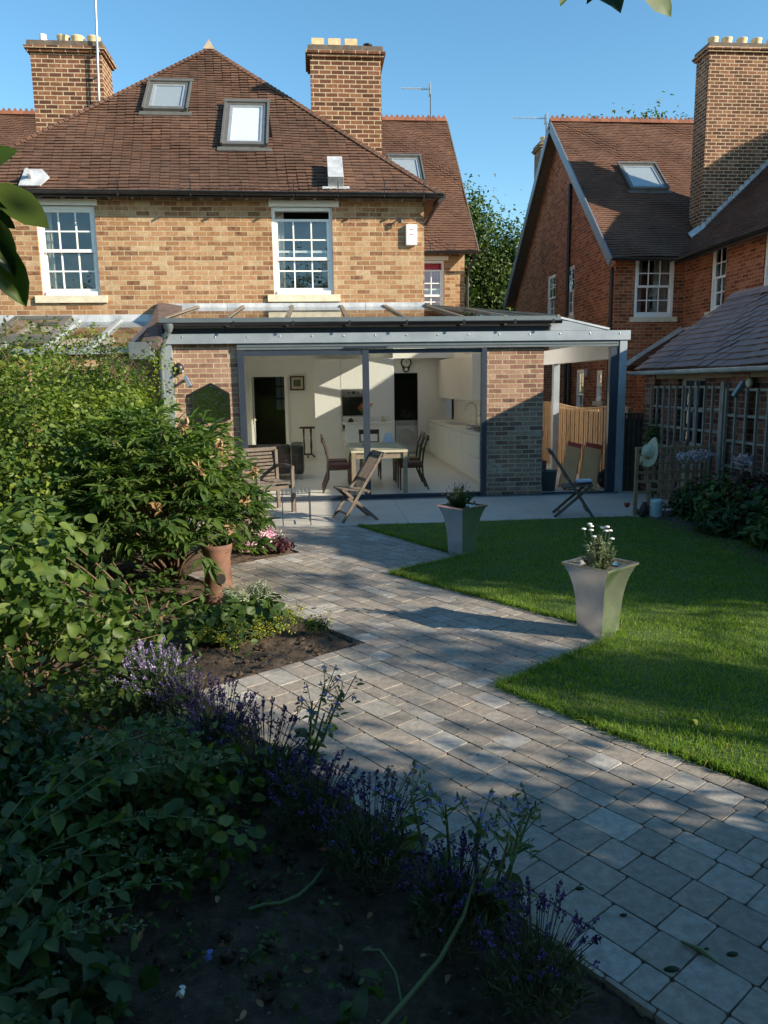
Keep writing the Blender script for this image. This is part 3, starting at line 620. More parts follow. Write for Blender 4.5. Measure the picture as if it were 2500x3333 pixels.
mb = MB(); mb.tube([(2.90,18.9,.72),(2.90,18.6,.72)], .01); mb.build('towel_rail', M_STEEL, t)
t = thing('wall_cupboards', 'white wall cupboards hanging above the sink worktop', 'cupboards', (3.38, 17.3, 1.45))
for i, y0 in enumerate((15.3,16.35,17.4,18.45)): sb('cupboard', M_KIT, t, (3.2,3.55,y0,y0+1.04,1.46,2.40), bevel=.003)
t = thing('hob_tray', 'wicker tray and pans lying on the near end of the sink worktop', 'tray', (3.2, 13.9, .92))
mb = MB(); mb.box(3.0,3.5,13.6,14.2,.921,.96); mb.tube([(3.0,13.6,.97),(3.5,13.6,.97),(3.5,14.2,.97),(3.0,14.2,.97),(3.0,13.6,.97)], .015); mb.build('tray', M_DWOOD, t)
mb = MB(); mb.lathe([(0,.0),(.13,0),(.15,.07),(.145,.07)], (3.1,14.7,.922), 16); mb.tube([(3.1,14.58,.98),(3.05,14.3,1.0)], .01); mb.build('pan', M_STEEL, t)
mb = MB()
for i in range(8): mb.ball((3.28+.05*math.cos(i*2.4), 13.85+.05*math.sin(i*2.4), 1.02+.02*(i%3)), .03,.03,.03, 8, 5)
mb.build('fruit', plain('orange_fruit', (.55,.12,.03), .5), t)
t = thing('turned_leg_table', 'small dark turned-leg table by the right kitchen wall', 'table', (3.25, 12.75, 0))
sb('tabletop', M_DWOOD, t, (2.95,3.5,12.5,13.05,.70,.76), bevel=.004)
for x, yy in ((2.99,12.54),(2.99,13.0),(3.45,12.54),(3.45,13.0)): MB().lathe([(.012,0),(.02,.03),(.014,.08),(.022,.2),(.016,.3),(.024,.4),(.018,.45),(.03,.5),(.02,.52),(.028,.56),(.028,.7)], (x,yy,.012), 10).build('leg', M_DWOOD, t)
for i, (x, yy, h_, r_, m_, lb) in enumerate([(3.42,14.95,.26,.035,M_GLS,'tall clear bottle by the sink'),(3.46,15.1,.2,.04,M_CREAM,'cream jar by the sink'),(3.4,14.5,.16,.05,M_STEEL,'steel kettle near the hob'),(1.62,18.0,.14,.05,M_CREAM,'cream jar on the white island'),(.85,18.05,.1,.07,M_DWOOD,'dark bowl on the white island')]):
    MB().lathe([(0,0),(r_,0),(r_,h_*.6),(r_*.45,h_*.8),(r_*.4,h_),(0,h_)], (x,yy,.921 if x > 2 else .941), 14).build(['bottle','jar','kettle','jar','bowl'][i], m_, None, None, lb, ['bottle','jar','kettle','jar','bowl'][i])

t = thing('wall_clock', 'black pendulum-shaped wall clock with a white face above the utility doorway', 'clock', (2.37, 19.59, 2.3))
mb = MB(); mb.lathe([(0,0),(.125,0),(.125,.03),(.0,.03)], (0,0,0), 24); mb2 = MB()
def vdisc(mb, cx, y, cz, r1, th, sx=1, sz=1, n=24):
    P = [(cx+r1*sx*math.cos(2*math.pi*i/n), y, cz+r1*sz*math.sin(2*math.pi*i/n)) for i in range(n)]; mb.slab(P, (0,th,0)); return mb
mb = MB(); vdisc(mb, 2.37,19.55,2.36,.14,.045); vdisc(mb, 2.37,19.552,2.2,.085,.04); mb.slab([(2.24,19.553,2.32),(2.50,19.553,2.32),(2.44,19.553,2.17),(2.30,19.553,2.17)],(0,.04,0)); mb.build('case', M_BLACK, t)
mb = MB(); vdisc(mb, 2.37,19.545,2.36,.105,.004); vdisc(mb, 2.37,19.546,2.19,.045,.004); mb.build('face', M_WHITE, t)
mb = MB(); mb.beam((2.37,19.54,2.36),(2.43,19.54,2.38),.01,.006,(0,1,0)); mb.beam((2.37,19.54,2.36),(2.37,19.54,2.44),.008,.005,(0,1,0))
for i in range(12): a = i*math.pi/6; mb.beam((2.37+.082*math.cos(a),19.542,2.36+.082*math.sin(a)),(2.37+.098*math.cos(a),19.542,2.36+.098*math.sin(a)),.006,.003,(0,1,0))
mb.build('hands', M_BLACK, t)
t = thing('framed_picture', 'small framed green landscape picture beside the open hall door', 'picture', (-.42, 19.58, 1.9))
mb = MB()
for q in ((-.60,-.565,1.70,2.06),(-.275,-.24,1.70,2.06),(-.565,-.275,1.70,1.735),(-.565,-.275,2.025,2.06)): mb.box(q[0],q[1],19.55,19.595,q[2],q[3])
mb.build('frame', M_DWOOD, t); sb('mount', M_CREAM, t, (-.564,-.276,19.572,19.58,1.736,2.024)); sb('print', plain('green_print', (.16,.2,.09), .6, nscale=12, c2=(.04,.05,.04)), t, (-.51,-.33,19.566,19.571,1.80,1.97))
t = thing('hall_door', 'cream door with brass handle standing open into the dark hall', 'door', (-1.6, 19.55, 0))
mb = MB(); mb.box(-1.64,-1.56,19.54,19.6,0,2.12); mb.box(-.75,-.67,19.54,19.6,0,2.12); mb.box(-1.56,-.75,19.54,19.6,2.05,2.12); mb.build('door_frame', M_IWALL, t)
sb('leaf', M_WHITE, t, (-1.55,-1.51,18.8,19.54,.02,2.03)); mb = MB(); mb.tube([(-1.5,18.87,1.0),(-1.44,18.87,1.0),(-1.44,18.98,1.0)], .014); mb.box(-1.508,-1.50,18.84,18.9,.9,1.1); mb.build('handle', plain('brass', (.6,.42,.14), .3, .9), t)
t = thing('hall_window', 'small blue leaded hall window seen through the open door', 'window', (-.95, 21.9, 1.5))
sb('pane', plain('blue_window_glass', (.25,.45,.55), .3), t, (-1.08,-.78,21.95,21.97,1.15,2.1)); sb('frame', M_BLACK, t, (-1.10,-1.08,21.93,21.96,1.1,2.15),(-.78,-.76,21.93,21.96,1.1,2.15),(-1.08,-.78,21.93,21.949,1.44,1.48),(-1.08,-.78,21.93,21.949,1.78,1.82),(-.94,-.92,21.935,21.948,1.15,2.1))
t = thing('washing_machine', 'white washing machine in the dark utility room', 'washing machine', (2.42, 20.2, 0))
sb('body', M_KIT, t, (2.12,2.72,20.0,20.6,.02,.86), bevel=.008); mb = MB(); vdisc(mb, 2.42,19.975,.45,.17,.03); mb.build('door', M_BLACK, t); mb = MB(); vdisc(mb, 2.42,19.965,.45,.2,.02); mb.build('rim', M_STEEL, t)
sb('panel', M_STEEL, t, (2.15,2.69,19.985,19.999,.74,.84))
t = thing('leather_sofa', 'black leather sofa with chrome feet left of the dining table', 'sofa', (-1.1, 15.1, 0))
sb('base', M_LEATH, t, (-2.0,-.50,14.75,15.55,.13,.42), bevel=.03); sb('back', M_LEATH, t, (-2.0,-.50,14.6,14.82,.13,.70), bevel=.04); sb('armrest', M_LEATH, t, (-.5,-.24,14.6,15.6,.12,.68), bevel=.04); sb('cushion', M_LEATH, t, (-1.2,-.52,14.84,15.55,.42,.56), (-1.95,-1.22,14.84,15.55,.42,.56), bevel=.04)
for x in (-.3,-1.9):
    for yy in (14.7,15.5): sb('foot', M_STEEL, t, (x-.02,x+.02,yy-.02,yy+.02,.012,.13))
t = thing('pedestal_table', 'tall dark pedestal table against the cream back wall', 'side table', (-.2, 19.2, 0))
mb = MB(); mb.lathe([(0,.74),(.2,.74),(.21,.76),(.2,.78),(0,.78)], (-.2,19.2,.012), 8); mb.build('tabletop', M_DWOOD, t)
mb = MB()
for dx in (-.09,.09): mb.lathe([(.03,.08),(.02,.15),(.03,.3),(.018,.5),(.028,.7),(.02,.74)], (-.2+dx,19.2,.012), 8)
mb.build('column', M_DWOOD, t)
mb = MB(); mb.tube([(-.42,19.15,.03),(-.3,19.18,.1),(-.1,19.18,.1),(.0-.02,19.15,.03)], .022); mb.tube([(-.2,19.0,.03),(-.2,19.2,.1)], .022); mb.build('foot', M_DWOOD, t)
# dining table and chairs
t = thing('dining_table', 'square-legged wooden dining table with a striped cloth', 'table', (1.05, 13.3, 0))
sb('tabletop', M_CREAM, t, (.58,1.52,12.42,14.2,.70,.74)); M_TW = plain('table_wood', (.30,.24,.17), .5, nscale=14, var=.2)
for x in (.62,1.48):
    for yy in (12.46,14.16): sb('leg', M_TW, t, (x-.035,x+.035,yy-.035,yy+.035,.012,.70))
sb('apron', M_TW, t, (.66,1.44,12.45,12.48,.60,.70), (.60,.63,12.5,14.12,.60,.70), (1.47,1.50,12.5,14.12,.60,.70))
m_, nt_, b_ = newmat('striped_cloth'); wv = N(nt_, 'ShaderNodeTexWave', Scale=2.2, Distortion=2.0); wv.bands_direction = 'Y'; nt_.links.new(geo(nt_), wv.inputs[0]); nt_.links.new(ramp(nt_, wv.outputs[1], [(.3,(.62,.58,.44)),(.55,(.58,.54,.38)),(.7,(.20,.23,.14))]), b_.inputs[0]); b_.inputs['Roughness'].default_value = .8
mb = MB(); n = 14
xs = [.545,.55,.56]+[.6+.9*i/8 for i in range(9)]+[1.54,1.55,1.56]; vs = []
for j in range(21):
    yy = 12.44+1.7*j/20
    for i, x in enumerate(xs):
        dz = 0 if 3 <= i <= 11 else -(.05, .14, .24)[min(2-i, 2) if i < 3 else i-12] if i >= 12 else -(.24,.14,.05)[i]
        vs.append((x+(.01*math.sin(yy*14) if dz else 0), yy, .748+dz))
W_ = len(xs); mb.add(vs, [(j*W_+i, j*W_+i+1, (j+1)*W_+i+1, (j+1)*W_+i) for j in range(20) for i in range(W_-1)], True); o = mb.build('tablecloth', m_, None, (1.05,13.3,.75), 'cream cloth with dark stripes hanging over the dining table', 'tablecloth')
def dining_chair():
    t = thing('dining_chair', 'x', 'chair', (0,0,0), 'dining chairs round the table')
    MB().box(-.2,.21,-.21,.21,.42,.48).build('seat', M_RED, t, bevel=.015)
    for yy in (-.18,.18):
        MB().tube([(.19,yy,0),(.185,yy,.43)], [.014,.02], 6).build('leg', M_DWOOD, t)
        MB().tube([(-.30,yy,0),(-.2,yy,.25),(-.19,yy,.45),(-.22,yy,.7),(-.30,yy,.93)], [.016,.02,.02,.018,.015], 6).build('back_leg', M_DWOOD, t)
    mb = MB(); mb.beam((-.295,-.2,.89),(-.295,.2,.89),.03,.09); mb.beam((-.235,-.18,.68),(-.235,.18,.68),.02,.05); mb.beam((0,-.19,.40),(0,.19,.40),.36,.035); mb.build('back_rail', M_DWOOD, t)
    return t
dc = dining_chair(); SPOTS = [(.40,12.85,0,'dining chair at the near left corner of the table'),(.40,13.55,0,'second dining chair on the left side of the table'),(1.62,12.95,math.pi,'dining chair at the near right corner of the table'),(1.66,13.65,math.pi,'second dining chair on the right side of the table, half behind another'),(1.05,14.55,-math.pi/2,'dining chair at the far end of the table'),(1.2,12.75,math.pi*.97,'dining chair pushed under the table with only its red seat showing')]
for i, (x, yy, a, lb) in enumerate(SPOTS):
    if i == 0: move(dc, (x,yy,.012), a); dc['label'] = lb
    elif i < 5: copy_tree(dc, (x,yy,.012), a, lb)
t = thing('drinking_glass', 'tumbler with a little red drink on the dining table', 'glass', (.83, 12.9, .76)); MB().lathe([(.0,0),(.03,0),(.035,.12),(.033,.12),(.028,.01),(0,.01)], (.83,12.9,.76), 14).build('glass_body', M_GLS, t); MB().lathe([(0,.012),(.028,.012),(.03,.05),(0,.05)], (.83,12.9,.76), 14).build('drink', plain('red_drink', (.45,.03,.02), .2), t)
t = thing('folded_card', 'pale folded calendar card standing on the far end of the dining table', 'card', (1.35, 13.9, .76)); mb = MB(); mb.slab([(1.24,13.82,.755),(1.44,13.82,.755),(1.40,13.9,.93),(1.28,13.9,.93)], (0,.006,0)); mb.slab([(1.24,14.0,.755),(1.44,14.0,.755),(1.40,13.91,.93),(1.28,13.91,.93)], (0,.006,0)); mb.build('card', plain('pale_card', (.55,.62,.66), .5), t)
t = thing('flower_vase', 'glass vase of orange flowers on the white worktop unit', 'vase', (1.2, 17.95, .94)); MB().lathe([(0,0),(.05,0),(.055,.02),(.04,.1),(.06,.2),(.058,.2)], (1.2,17.95,.942), 14).build('vase', M_GLS, t)
mb = MB(); ms = MB()
for i in range(26):
    a = i*2.4; rr = .05+.14*random.random(); q = Vector((1.2+rr*math.cos(a), 17.95+rr*math.sin(a), 1.2+.16*random.random())); ms.tube([(1.2,17.95,1.0),q], .004, 4)
    for kk in range(5): b = kk*1.257; mb.slab([q, q+Vector((.03*math.cos(b),.03*math.sin(b),.015)), q+Vector((.045*math.cos(b+.4),.045*math.sin(b+.4),.03))], (0,0,.004))
mb.build('flowers', plain('orange_petal', (.75,.22,.03), .6), t); ms.build('stems', plain('stem_green', (.08,.16,.04), .6), t)

# ---------------- neighbour house ----------------
NH = thing('neighbour_house', 'neighbouring red brick house with steep gable, tall chimney and lean-to on the right', 'house', (9, 18, 0))
XN, YN = 7.48, 18.7
mb = MB()
wn1, wn2 = (7.99,8.99,3.38,4.84), (23.3,23.95,3.75,5.2)
wall(mb, 'y', YN, XN, 9.25, 0, 5.1, [wn1])
SW = [(23.45,23.8,3.75,5.25),(21.7,22.0,3.75,5.25),(19.5,20.1,.75,2.25),(16.0,16.01,0,.01)]
wall(mb, 'x', XN, YN, 28.1, 0, 5.1, [(23.4,24.2,3.7,5.1),(21.7,22.4,3.7,5.1),(20.7,21.3,.75,2.15),(19.35,19.75,1.3,2.1)])
mb.poly([(XN,YN,5.1),(XN,28.1,5.1),(XN,23.3,9.1)])
ww = (16.75,17.4,3.38,4.84)
wall(mb, 'x', 9.25, 13.7, YN, 0, 5.1, [ww, (14.6,15.3,3.38,4.84)]); wall(mb, 'y', 13.7, 9.25, 17, 0, 5.1)
mb.poly([(16,13.7,0),(16,28,0),(16,28,5),(16,13.7,5)])
mb.build('wall', M_NBB, NH)
sash_window(NH, 'y', YN, 1, *wn1, curt=[(8.02,8.25,M_NET),(8.55,8.95,M_NET)], dep=.05, label='shaded upper sash window over the low roof')
sash_window(NH, 'x', 9.25, 1, *ww, nx=2, dep=.08, curt=[(16.8,17.1,M_NET)], label='narrow sash window high above the garage roof')
sash_window(NH, 'x', 9.25, 1, 14.6,15.3,3.38,4.84, nx=2, dep=.08)
for q in ((23.4,24.2,3.7,5.1),(21.7,22.4,3.7,5.1),(20.7,21.3,.75,2.15),(19.35,19.75,1.3,2.1)): sash_window(NH, 'x', XN, 1, *q, nx=2 if q[1]-q[0] > .5 else 1, dep=.06, sill=q[2] > 1.2)
Vn = (0, 5.0, 4.63); Ln = math.hypot(5.0, 4.63); XO = 7.13
tiles('roof', (0, 18.2, 4.74), (1,0,0), Vn, [(XO,0),(17,0),(17,Ln),(XO,Ln)], M_TILE2, NH, holes=[(8.5,9.5,3.0,4.2)])
MB().add([(XO,23.2,9.36),(17,23.2,9.36),(17,28.4,4.6),(XO,28.4,4.6),(XO,28.4,4.5),(XO,23.2,9.24)], [(0,1,2,3),(0,3,4,5)]).build('roof', M_RIDGE, NH)
ridge('ridge_tiles', (XO,23.2,9.45), (16.5,23.2,9.45), NH)
skylight(NH, (0,18.2,4.74), (1,0,0), Vn, 8.48, 9.52, 2.98, 4.24, M_BLG, label='skylight of the neighbouring roof')
mb = MB(); mb.beam((XO+.0,18.15,4.62),(XO+.0,23.2,9.26),.035,.24); mb.beam((XO+.0,28.4,4.55),(XO+.0,23.2,9.26),.035,.24); mb.build('bargeboard', plain('grey_blue_paint', (.13,.16,.20), .4), NH)
MB().poly([(XO+.02,18.2,4.66),(XO+.02,23.2,9.2),(XN,23.2,9.2),(XN,18.6,5.0)]).poly([(XO+.02,28.4,4.5),(XO+.02,23.2,9.2),(XN,23.2,9.2),(XN,28.0,4.9)]).build('soffit', M_CAP, NH)
chimney(NH, 9.62, 11.6, 18.72, 19.35, 4.9, 9.75, [(9.85,'round'),(10.2,'round'),(10.58,'round'),(10.95,'round'),(11.35,'round')], mat=M_CHB, label='tall chimney with round pots and slanting shadow')
chimney(NH, 7.9, 8.6, 26.6, 27.4, 5, 9.9, [(8.1,'round'),(8.4,'round')], label='small far chimney behind the gable')
# rear wing roof
Vg = (4.1, 0, 3.85); Lg = math.hypot(4.1, 3.85)
tiles('roof', (8.85, 19.2, 4.72), (0,-1,0), Vg, [(.48,0),(6.0,0),(1.9,Lg),(.48,Lg)], M_TILE, NH)
tiles('roof', (8.9, 13.2, 4.72), (1,0,0), (0,4.1,3.85), [(0,0),(8.2,0),(4.1,Lg)], M_TILE, NH)
mb = MB(); a = Vector((9.62,18.70,5.46)); b = Vector((11.6,18.70,7.32)); n = 15
mb.beam(a, b, .02, .06)
for i in range(n):
    q = a+(b-a)*((i+.3)/n); mb.slab([q+Vector((-.05,-.006,-.02)), q+Vector((.07,-.006,.06)), q+Vector((.07,-.006,.17)), q+Vector((-.05,-.006,.11))], (0,-.006,0))
mb.slab([(9.35,18.62,5.26),(9.7,18.62,5.5),(9.7,18.8,5.62),(9.35,18.8,5.38)], (0,0,.03)); mb.build('lead_flashing', M_LEAD, NH)
mb = MB(); gutter(mb, (7.15,18.14,4.7),(8.85,18.14,4.7)); gutter(mb, (8.80,18.2,4.7),(8.80,13.1,4.7),out=(-1,0,0)); mb.beam((8.85,18.4,4.66),(8.85,13.2,4.66),.03,.14)
mb.tube([(XN-.06,22.1,7.35),(XN-.06,22.1,.2)], .055, 8); mb.tube([(XN-.06,21.75,2.6),(XN-.06,21.75,.2)], .05, 8)
mb.tube([(XN-.05,YN+.12,4.6),(XN-.05,YN+.12,.2)], .042, 8); mb.build('rainwater_pipes', M_BLACK, NH)
mb = MB(); mb.poly([(8.85,18.7,4.72),(8.85,13.25,4.72),(9.25,13.25,5.05),(9.25,18.7,5.05)]); mb.build('soffit', M_CAP, NH)
# lean-to
tiles('lean_to_roof', (7.85, 18.68, 2.16), (0,-1,0), (1.4,0,.86), [(0,0),(4.2,0),(4.2,1.64),(0,1.64)], M_TILE, NH)
mb = MB(); mb.beam((7.85,18.67,2.23),(9.24,18.67,3.09),.03,.12); mb.beam((9.23,18.6,3.08),(9.23,14.5,3.08),.04,.05); mb.build('lead_flashing', M_LEAD, NH)
mb = MB(); LW = [(17.0,17.75,1.05,1.95),(15.2,16.2,1.0,1.98),(13.9,14.3,0,.01)]
wall(mb, 'x', 8.1, 14.5, YN, 0, 2.2, [(17.1,17.95,.95,2.0),(15.6,16.7,.9,2.02)]); mb.poly([(8.1,14.5,0),(9.25,14.5,0),(9.25,14.5,2.9),(8.1,14.5,2.2)]); mb.build('lean_to_wall', M_NBB, NH)
for q in ((17.1,17.95,.95,2.0),(15.6,16.7,.9,2.02)): sash_window(NH, 'x', 8.1, 1, *q, nx=1, dep=.06, sill=False)
mb = MB(); gutter(mb, (7.83,18.6,2.14),(7.83,14.5,2.14),out=(-1,0,0)); mb.build('gutter', M_BLACK, NH)
aerial((7.15,23.6,8.95), 1.0, 'small television aerial at the neighbouring gable', .8)
t = MB(); t.tube([(XN-.02,20.2,2.05),(XN-.1,20.2,2.05)], .02); t.tube([(XN-.12,20.2,1.95),(XN-.12,20.16,2.15)], .035); t.build('wall_light', M_GALV, None, (XN-.1,20.2,2.05), 'small grey tube light on the shaded neighbouring side wall', 'wall light')

# ---------------- garage ----------------
GA = thing('brick_garage', 'low dark brick garage with grey tiled roof and a glazed door on the right', 'garage', (6.8, 8, 0)); GX = 5.46
mb = MB(); GD = (11.0-.95,11.0,0.0,1.98)
wall(mb, 'x', GX, 4.6, 12.0, 0, 2.05, [(10.25,11.05,0,1.95),(9.15,9.3,0,0.01)], .12)
for y0, y1 in ((11.62,12.0),(9.0,9.42),(6.4,6.8)): mb.box(GX-.11,GX-.002,y0,y1,0,2.0)
mb.poly([(GX,12,0),(8.24,12,0),(8.24,12,2.05),(6.85,12,3.1),(GX,12,2.05)]); mb.poly([(GX,4.6,0),(8.24,4.6,0),(8.24,4.6,2.05),(6.85,4.6,3.1),(GX,4.6,2.05)]); mb.poly([(8.24,4.6,0),(8.24,12,0),(8.24,12,2.05),(8.24,4.6,2.05)])
mb.build('wall', M_GRB, GA)
Vr = (1.63,0,1.17); Lr = math.hypot(1.63,1.17)
tiles('roof', (5.22, 12.1, 1.98), (0,-1,0), Vr, [(0,0),(7.6,0),(7.6,Lr),(0,Lr)], M_TILE3, GA, g=.15, w=.26, hh=.021)
MB().poly([(8.48,12.1,1.98),(8.48,4.5,1.98),(6.85,4.5,3.15),(6.85,12.1,3.15)]).build('roof', M_CAP, GA)
mb = MB()
for i in range(17): q = 12.1-i*.45; mb.add([(6.7,q,3.08),(6.78,q,3.17),(6.85,q,3.2),(6.92,q,3.17),(7.0,q,3.08),(6.7,q-.44,3.08),(6.78,q-.44,3.17),(6.85,q-.44,3.2),(6.92,q-.44,3.17),(7.0,q-.44,3.08)], [(0,1,6,5),(1,2,7,6),(2,3,8,7),(3,4,9,8),(0,1,2,3,4)], tint=.3+.3*random.random())
mb.build('ridge_tiles', M_TILE3, GA)
mb = MB(); gutter(mb, (5.17,12.15,1.95),(5.17,4.5,1.95),out=(-1,0,0)); mb.build('gutter', M_LEAD, GA)
sb('fascia', plain('old_timber', (.20,.16,.10), .8), GA, (5.36,5.44,4.6,11.6,1.83,1.97)); sb('soffit', M_BLACK, GA, (5.2,5.36,4.6,12.05,1.93,1.95))
d = sb('door', plain('pale_door', (.38,.36,.33), .5), GA, (GX+.06,GX+.1,10.25,10.36,.0,1.9),(GX+.06,GX+.1,10.94,11.05,.0,1.9),(GX+.06,GX+.1,10.36,10.94,1.8,1.95),(GX+.06,GX+.1,10.36,10.94,.0,.9),(GX+.06,GX+.1,10.63,10.67,.9,1.8),(GX+.06,GX+.1,10.36,10.94,1.35,1.39),(GX+.055,GX+.105,10.2,11.08,1.951,2.05))
MB().poly([(GX+.08,10.36,.9),(GX+.08,10.94,.9),(GX+.08,10.94,1.8),(GX+.08,10.36,1.8)]).build('pane', glass('door_glass', (.3,.3,.3), 1.5, 0, .25), d)
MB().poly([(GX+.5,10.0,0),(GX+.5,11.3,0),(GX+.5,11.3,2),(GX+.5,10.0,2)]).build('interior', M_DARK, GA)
t = thing('garage_spotlight', 'grey cylinder spotlight on a cream ball mount at the garage wall', 'spotlight', (5.3,8.95,1.78))
MB().tube([(5.28,9.0,1.78),(5.2,9.06,1.60)], .035, 12).build('lamp', plain('grey_blue_metal', (.16,.22,.28), .35, .5), t); MB().ball((5.33,8.95,1.76), .045,.045,.06).build('mount', M_CREAM, t)
# trellis panels
def trellis(name, label, y0, y1, z0, z1, x, step, mat=None, group='grey trellis panels on the garage wall'):
    t = thing(name, label, 'trellis', (x,(y0+y1)/2,0), group); mb = MB(); n = int((y1-y0)/step)
    for i in range(n+1): q = y0+(y1-y0)*i/n; mb.box(x-.014,x+.014,q-.014,q+.014,z0,z1)
    mb.build('vertical_laths', mat or M_TREL, t); mb = MB(); z = z1-.02
    while z > z0+.02: mb.box(x+.0145,x+.04,y0,y1,z-.016,z+.016); z -= step*1.55
    mb.build('horizontal_laths', mat or M_TREL, t); return t
trellis('wall_trellis', 'grey square trellis on the garage wall around the glazed door', 9.5, 11.55, .1, 1.73, 5.28, .19)
trellis('wall_trellis', 'nearer grey trellis on the garage wall right of the post', 7.3, 9.36, .1, 1.70, 5.28, .21)
mb = MB(); mb.box(5.25,5.32,9.39,9.46,0,1.78); mb.build('trellis_post', M_TREL, None, (5.285,9.42,0), 'stout grey trellis post below the garage spotlight', 'post')
# fences
def fence(name, label, a, b, h, mat, w=.062, wavy=0, rails=False):
    a = Vector(a); b = Vector(b); d = b-a; L = d.length; d.normalize(); s = Vector((-d.y, d.x, 0)); t = thing(name, label, 'fence', tuple((a+b)/2)); mb = MB(); n = int(L/w)
    M = Matrix((d, s, Vector((0,0,1)))).transposed()
    for i in range(n):
        u = (i+.5)*L/n; hh_ = h+wavy*math.sin(u*1.6+.6)-random.uniform(0,.004); q = a+d*u; mb.obox(q+Vector((0,0,hh_/2))+s*(.006*(i%2)), L/n*.66, .03, hh_, M)
    mb.build('boards', mat, t); mb = MB(); mb.obox((a+b)/2+s*.022+Vector((0,0,h*.48)), L, .008, h*.96, M); mb.build('gap_backing', plain('gap_shade', (.16,.085,.035), .85), t); mb = MB(); k = 12  # dark sheet added behind the boards to stand for gap shade
    for i in range(k):
        u0 = L*i/k; u1 = L*(i+1)/k; z0_ = h+wavy*math.sin(u0*1.6+.6); z1_ = h+wavy*math.sin(u1*1.6+.6); mb.beam(a+d*u0+Vector((0,0,z0_+.015)), a+d*u1+Vector((0,0,z1_+.015)), .05, .03)
    for z in (.25,.75,1.1): 
        if z < h-.05: mb.beam(a+s*.03+Vector((0,0,z)), b+s*.03+Vector((0,0,z)), .03, .06)
    mb.build('rails', mat, t)
    mb = MB()
    for q in (a, b): mb.box(q.x-.04,q.x+.04,q.y+.02,q.y+.1,0,h+.04)
    mb.build('post', mat, t); return t
fence('board_fence', 'orange new cedar fence with a wavy top behind the open bay', (5.2,17.2,0), (5.2,12.15,0), 1.32, M_FENCE, w=.125, wavy=.04)
fence('board_fence', 'short orange fence panel across the far end of the passage', (3.7,17.4,0), (5.15,17.4,0), 1.36, M_FENCE, w=.1)
fence('gate_panel', 'dark weathered fence panel between the galvanised post and the garage', (5.02,12.05,0), (5.44,12.08,0), 1.26, M_FENCED, w=.075)
# ---------------- ground, patio, path, lawn ----------------
def soilmat():
    m, nt, b = newmat('soil'); P = geo(nt)
    v = N(nt, 'ShaderNodeTexVoronoi', Scale=38); nt.links.new(P, v.inputs[0])
    c = ramp(nt, noise(nt, 16, P, 8, .75), [(.3,(.04,.027,.018)), (.52,(.10,.07,.046)), (.72,(.19,.14,.10))])
    st = ramp(nt, v.outputs['Distance'], [(.06,(1,1,1)), (.16,(0,0,0))]); pick = ramp(nt, noise(nt, 11, P, 2), [(.6,(0,0,0)), (.63,(1,1,1))])
    f = mix(nt, 1.0, st, pick, 'MULTIPLY'); c = mix(nt, f, c, (.30,.24,.17)); nt.links.new(c, b.inputs[0]); b.inputs['Roughness'].default_value = .95
    bump(nt, b, noise(nt, 26, P, 8, .75), .03, 1); return m
M_SOIL = soilmat()
def hgrid(x0, x1, y0, y1, st, f):
    nx = int((x1-x0)/st); ny = int((y1-y0)/st); X, Y_ = np.meshgrid(np.linspace(x0,x1,nx+1), np.linspace(y0,y1,ny+1)); Z = f(X, Y_)
    vs = np.stack([X,Y_,Z],-1).reshape(-1,3); i = np.arange(nx)[None,:]+np.arange(ny)[:,None]*(nx+1)
    fs = np.stack([i, i+1, i+nx+2, i+nx+1], -1).reshape(-1,4); return vs, fs
def npmesh(name, vs, fs, mat, parent=None, tint=None, smooth=False, **k):
    L = np.array(ORG[parent.name] if parent else (0,0,0), 'f'); me = bpy.data.meshes.new(name); nf, c = fs.shape
    me.vertices.add(len(vs)); me.vertices.foreach_set('co', (vs-L).astype('f').ravel()); me.loops.add(nf*c); me.loops.foreach_set('vertex_index', fs.astype('i').ravel())
    me.polygons.add(nf); me.polygons.foreach_set('loop_start', np.arange(nf, dtype='i')*c); me.polygons.foreach_set('loop_total', np.full(nf, c, 'i'))
    me.polygons.foreach_set('use_smooth', np.full(nf, smooth)); me.update(calc_edges=True)
    if tint is not None: a = me.attributes.new('tint', 'FLOAT', 'FACE'); a.data.foreach_set('value', tint.astype('f'))
    me.materials.append(mat); o = bpy.data.objects.new(name, me); COL.objects.link(o); o.parent = parent; ORG[o.name] = tuple(L)
    return tag(o, k.get('label'), k.get('cat'), k.get('group'), k.get('kind'))
MB().poly([(-90,-60,-.06),(90,-60,-.06),(90,400,-.06),(-90,400,-.06)]).build('ground', plain('far_ground', (.07,.09,.035), .95, var=.3, nscale=.5), kind='structure')
vs, fs = hgrid(-4.0, 1.7, .8, 9.6, .018, lambda X, Y: -.028+.014*np.sin(X*9+Y*4)*np.sin(Y*11-X*3)+.009*np.sin(X*31+Y*17)*np.sin(Y*37)+.012*rng.random(X.shape)**2)
PATH = [(-.86,9.7),(-.70,8.98),(-.2,8.17),(-1.25,7.42),(-1.28,7.30),(.31,5.12),(-.76,4.38),(.95,1.79),(2.35,-.25),(4.3,-.25),(3.7,.42),(1.96,2.92),(1.05,4.22),(2.17,5.02),(.69,7.06),(1.52,7.66),(.52,9.62),(.5,9.7)]
def inside(px, py, poly):
    r_ = np.zeros(px.shape, bool); n = len(poly)
    for i in range(n):
        (x1,y1),(x2,y2) = poly[i], poly[(i+1)%n]
        c = ((y1 > py) != (y2 > py)) & (px < (x2-x1)*(py-y1)/(y2-y1+1e-12)+x1); r_ ^= c
    return r_
ins = inside(vs[:,0], vs[:,1], PATH); vs[ins,2] = -.05
npmesh('flower_bed_soil', vs, fs, M_SOIL, kind='structure', smooth=True)
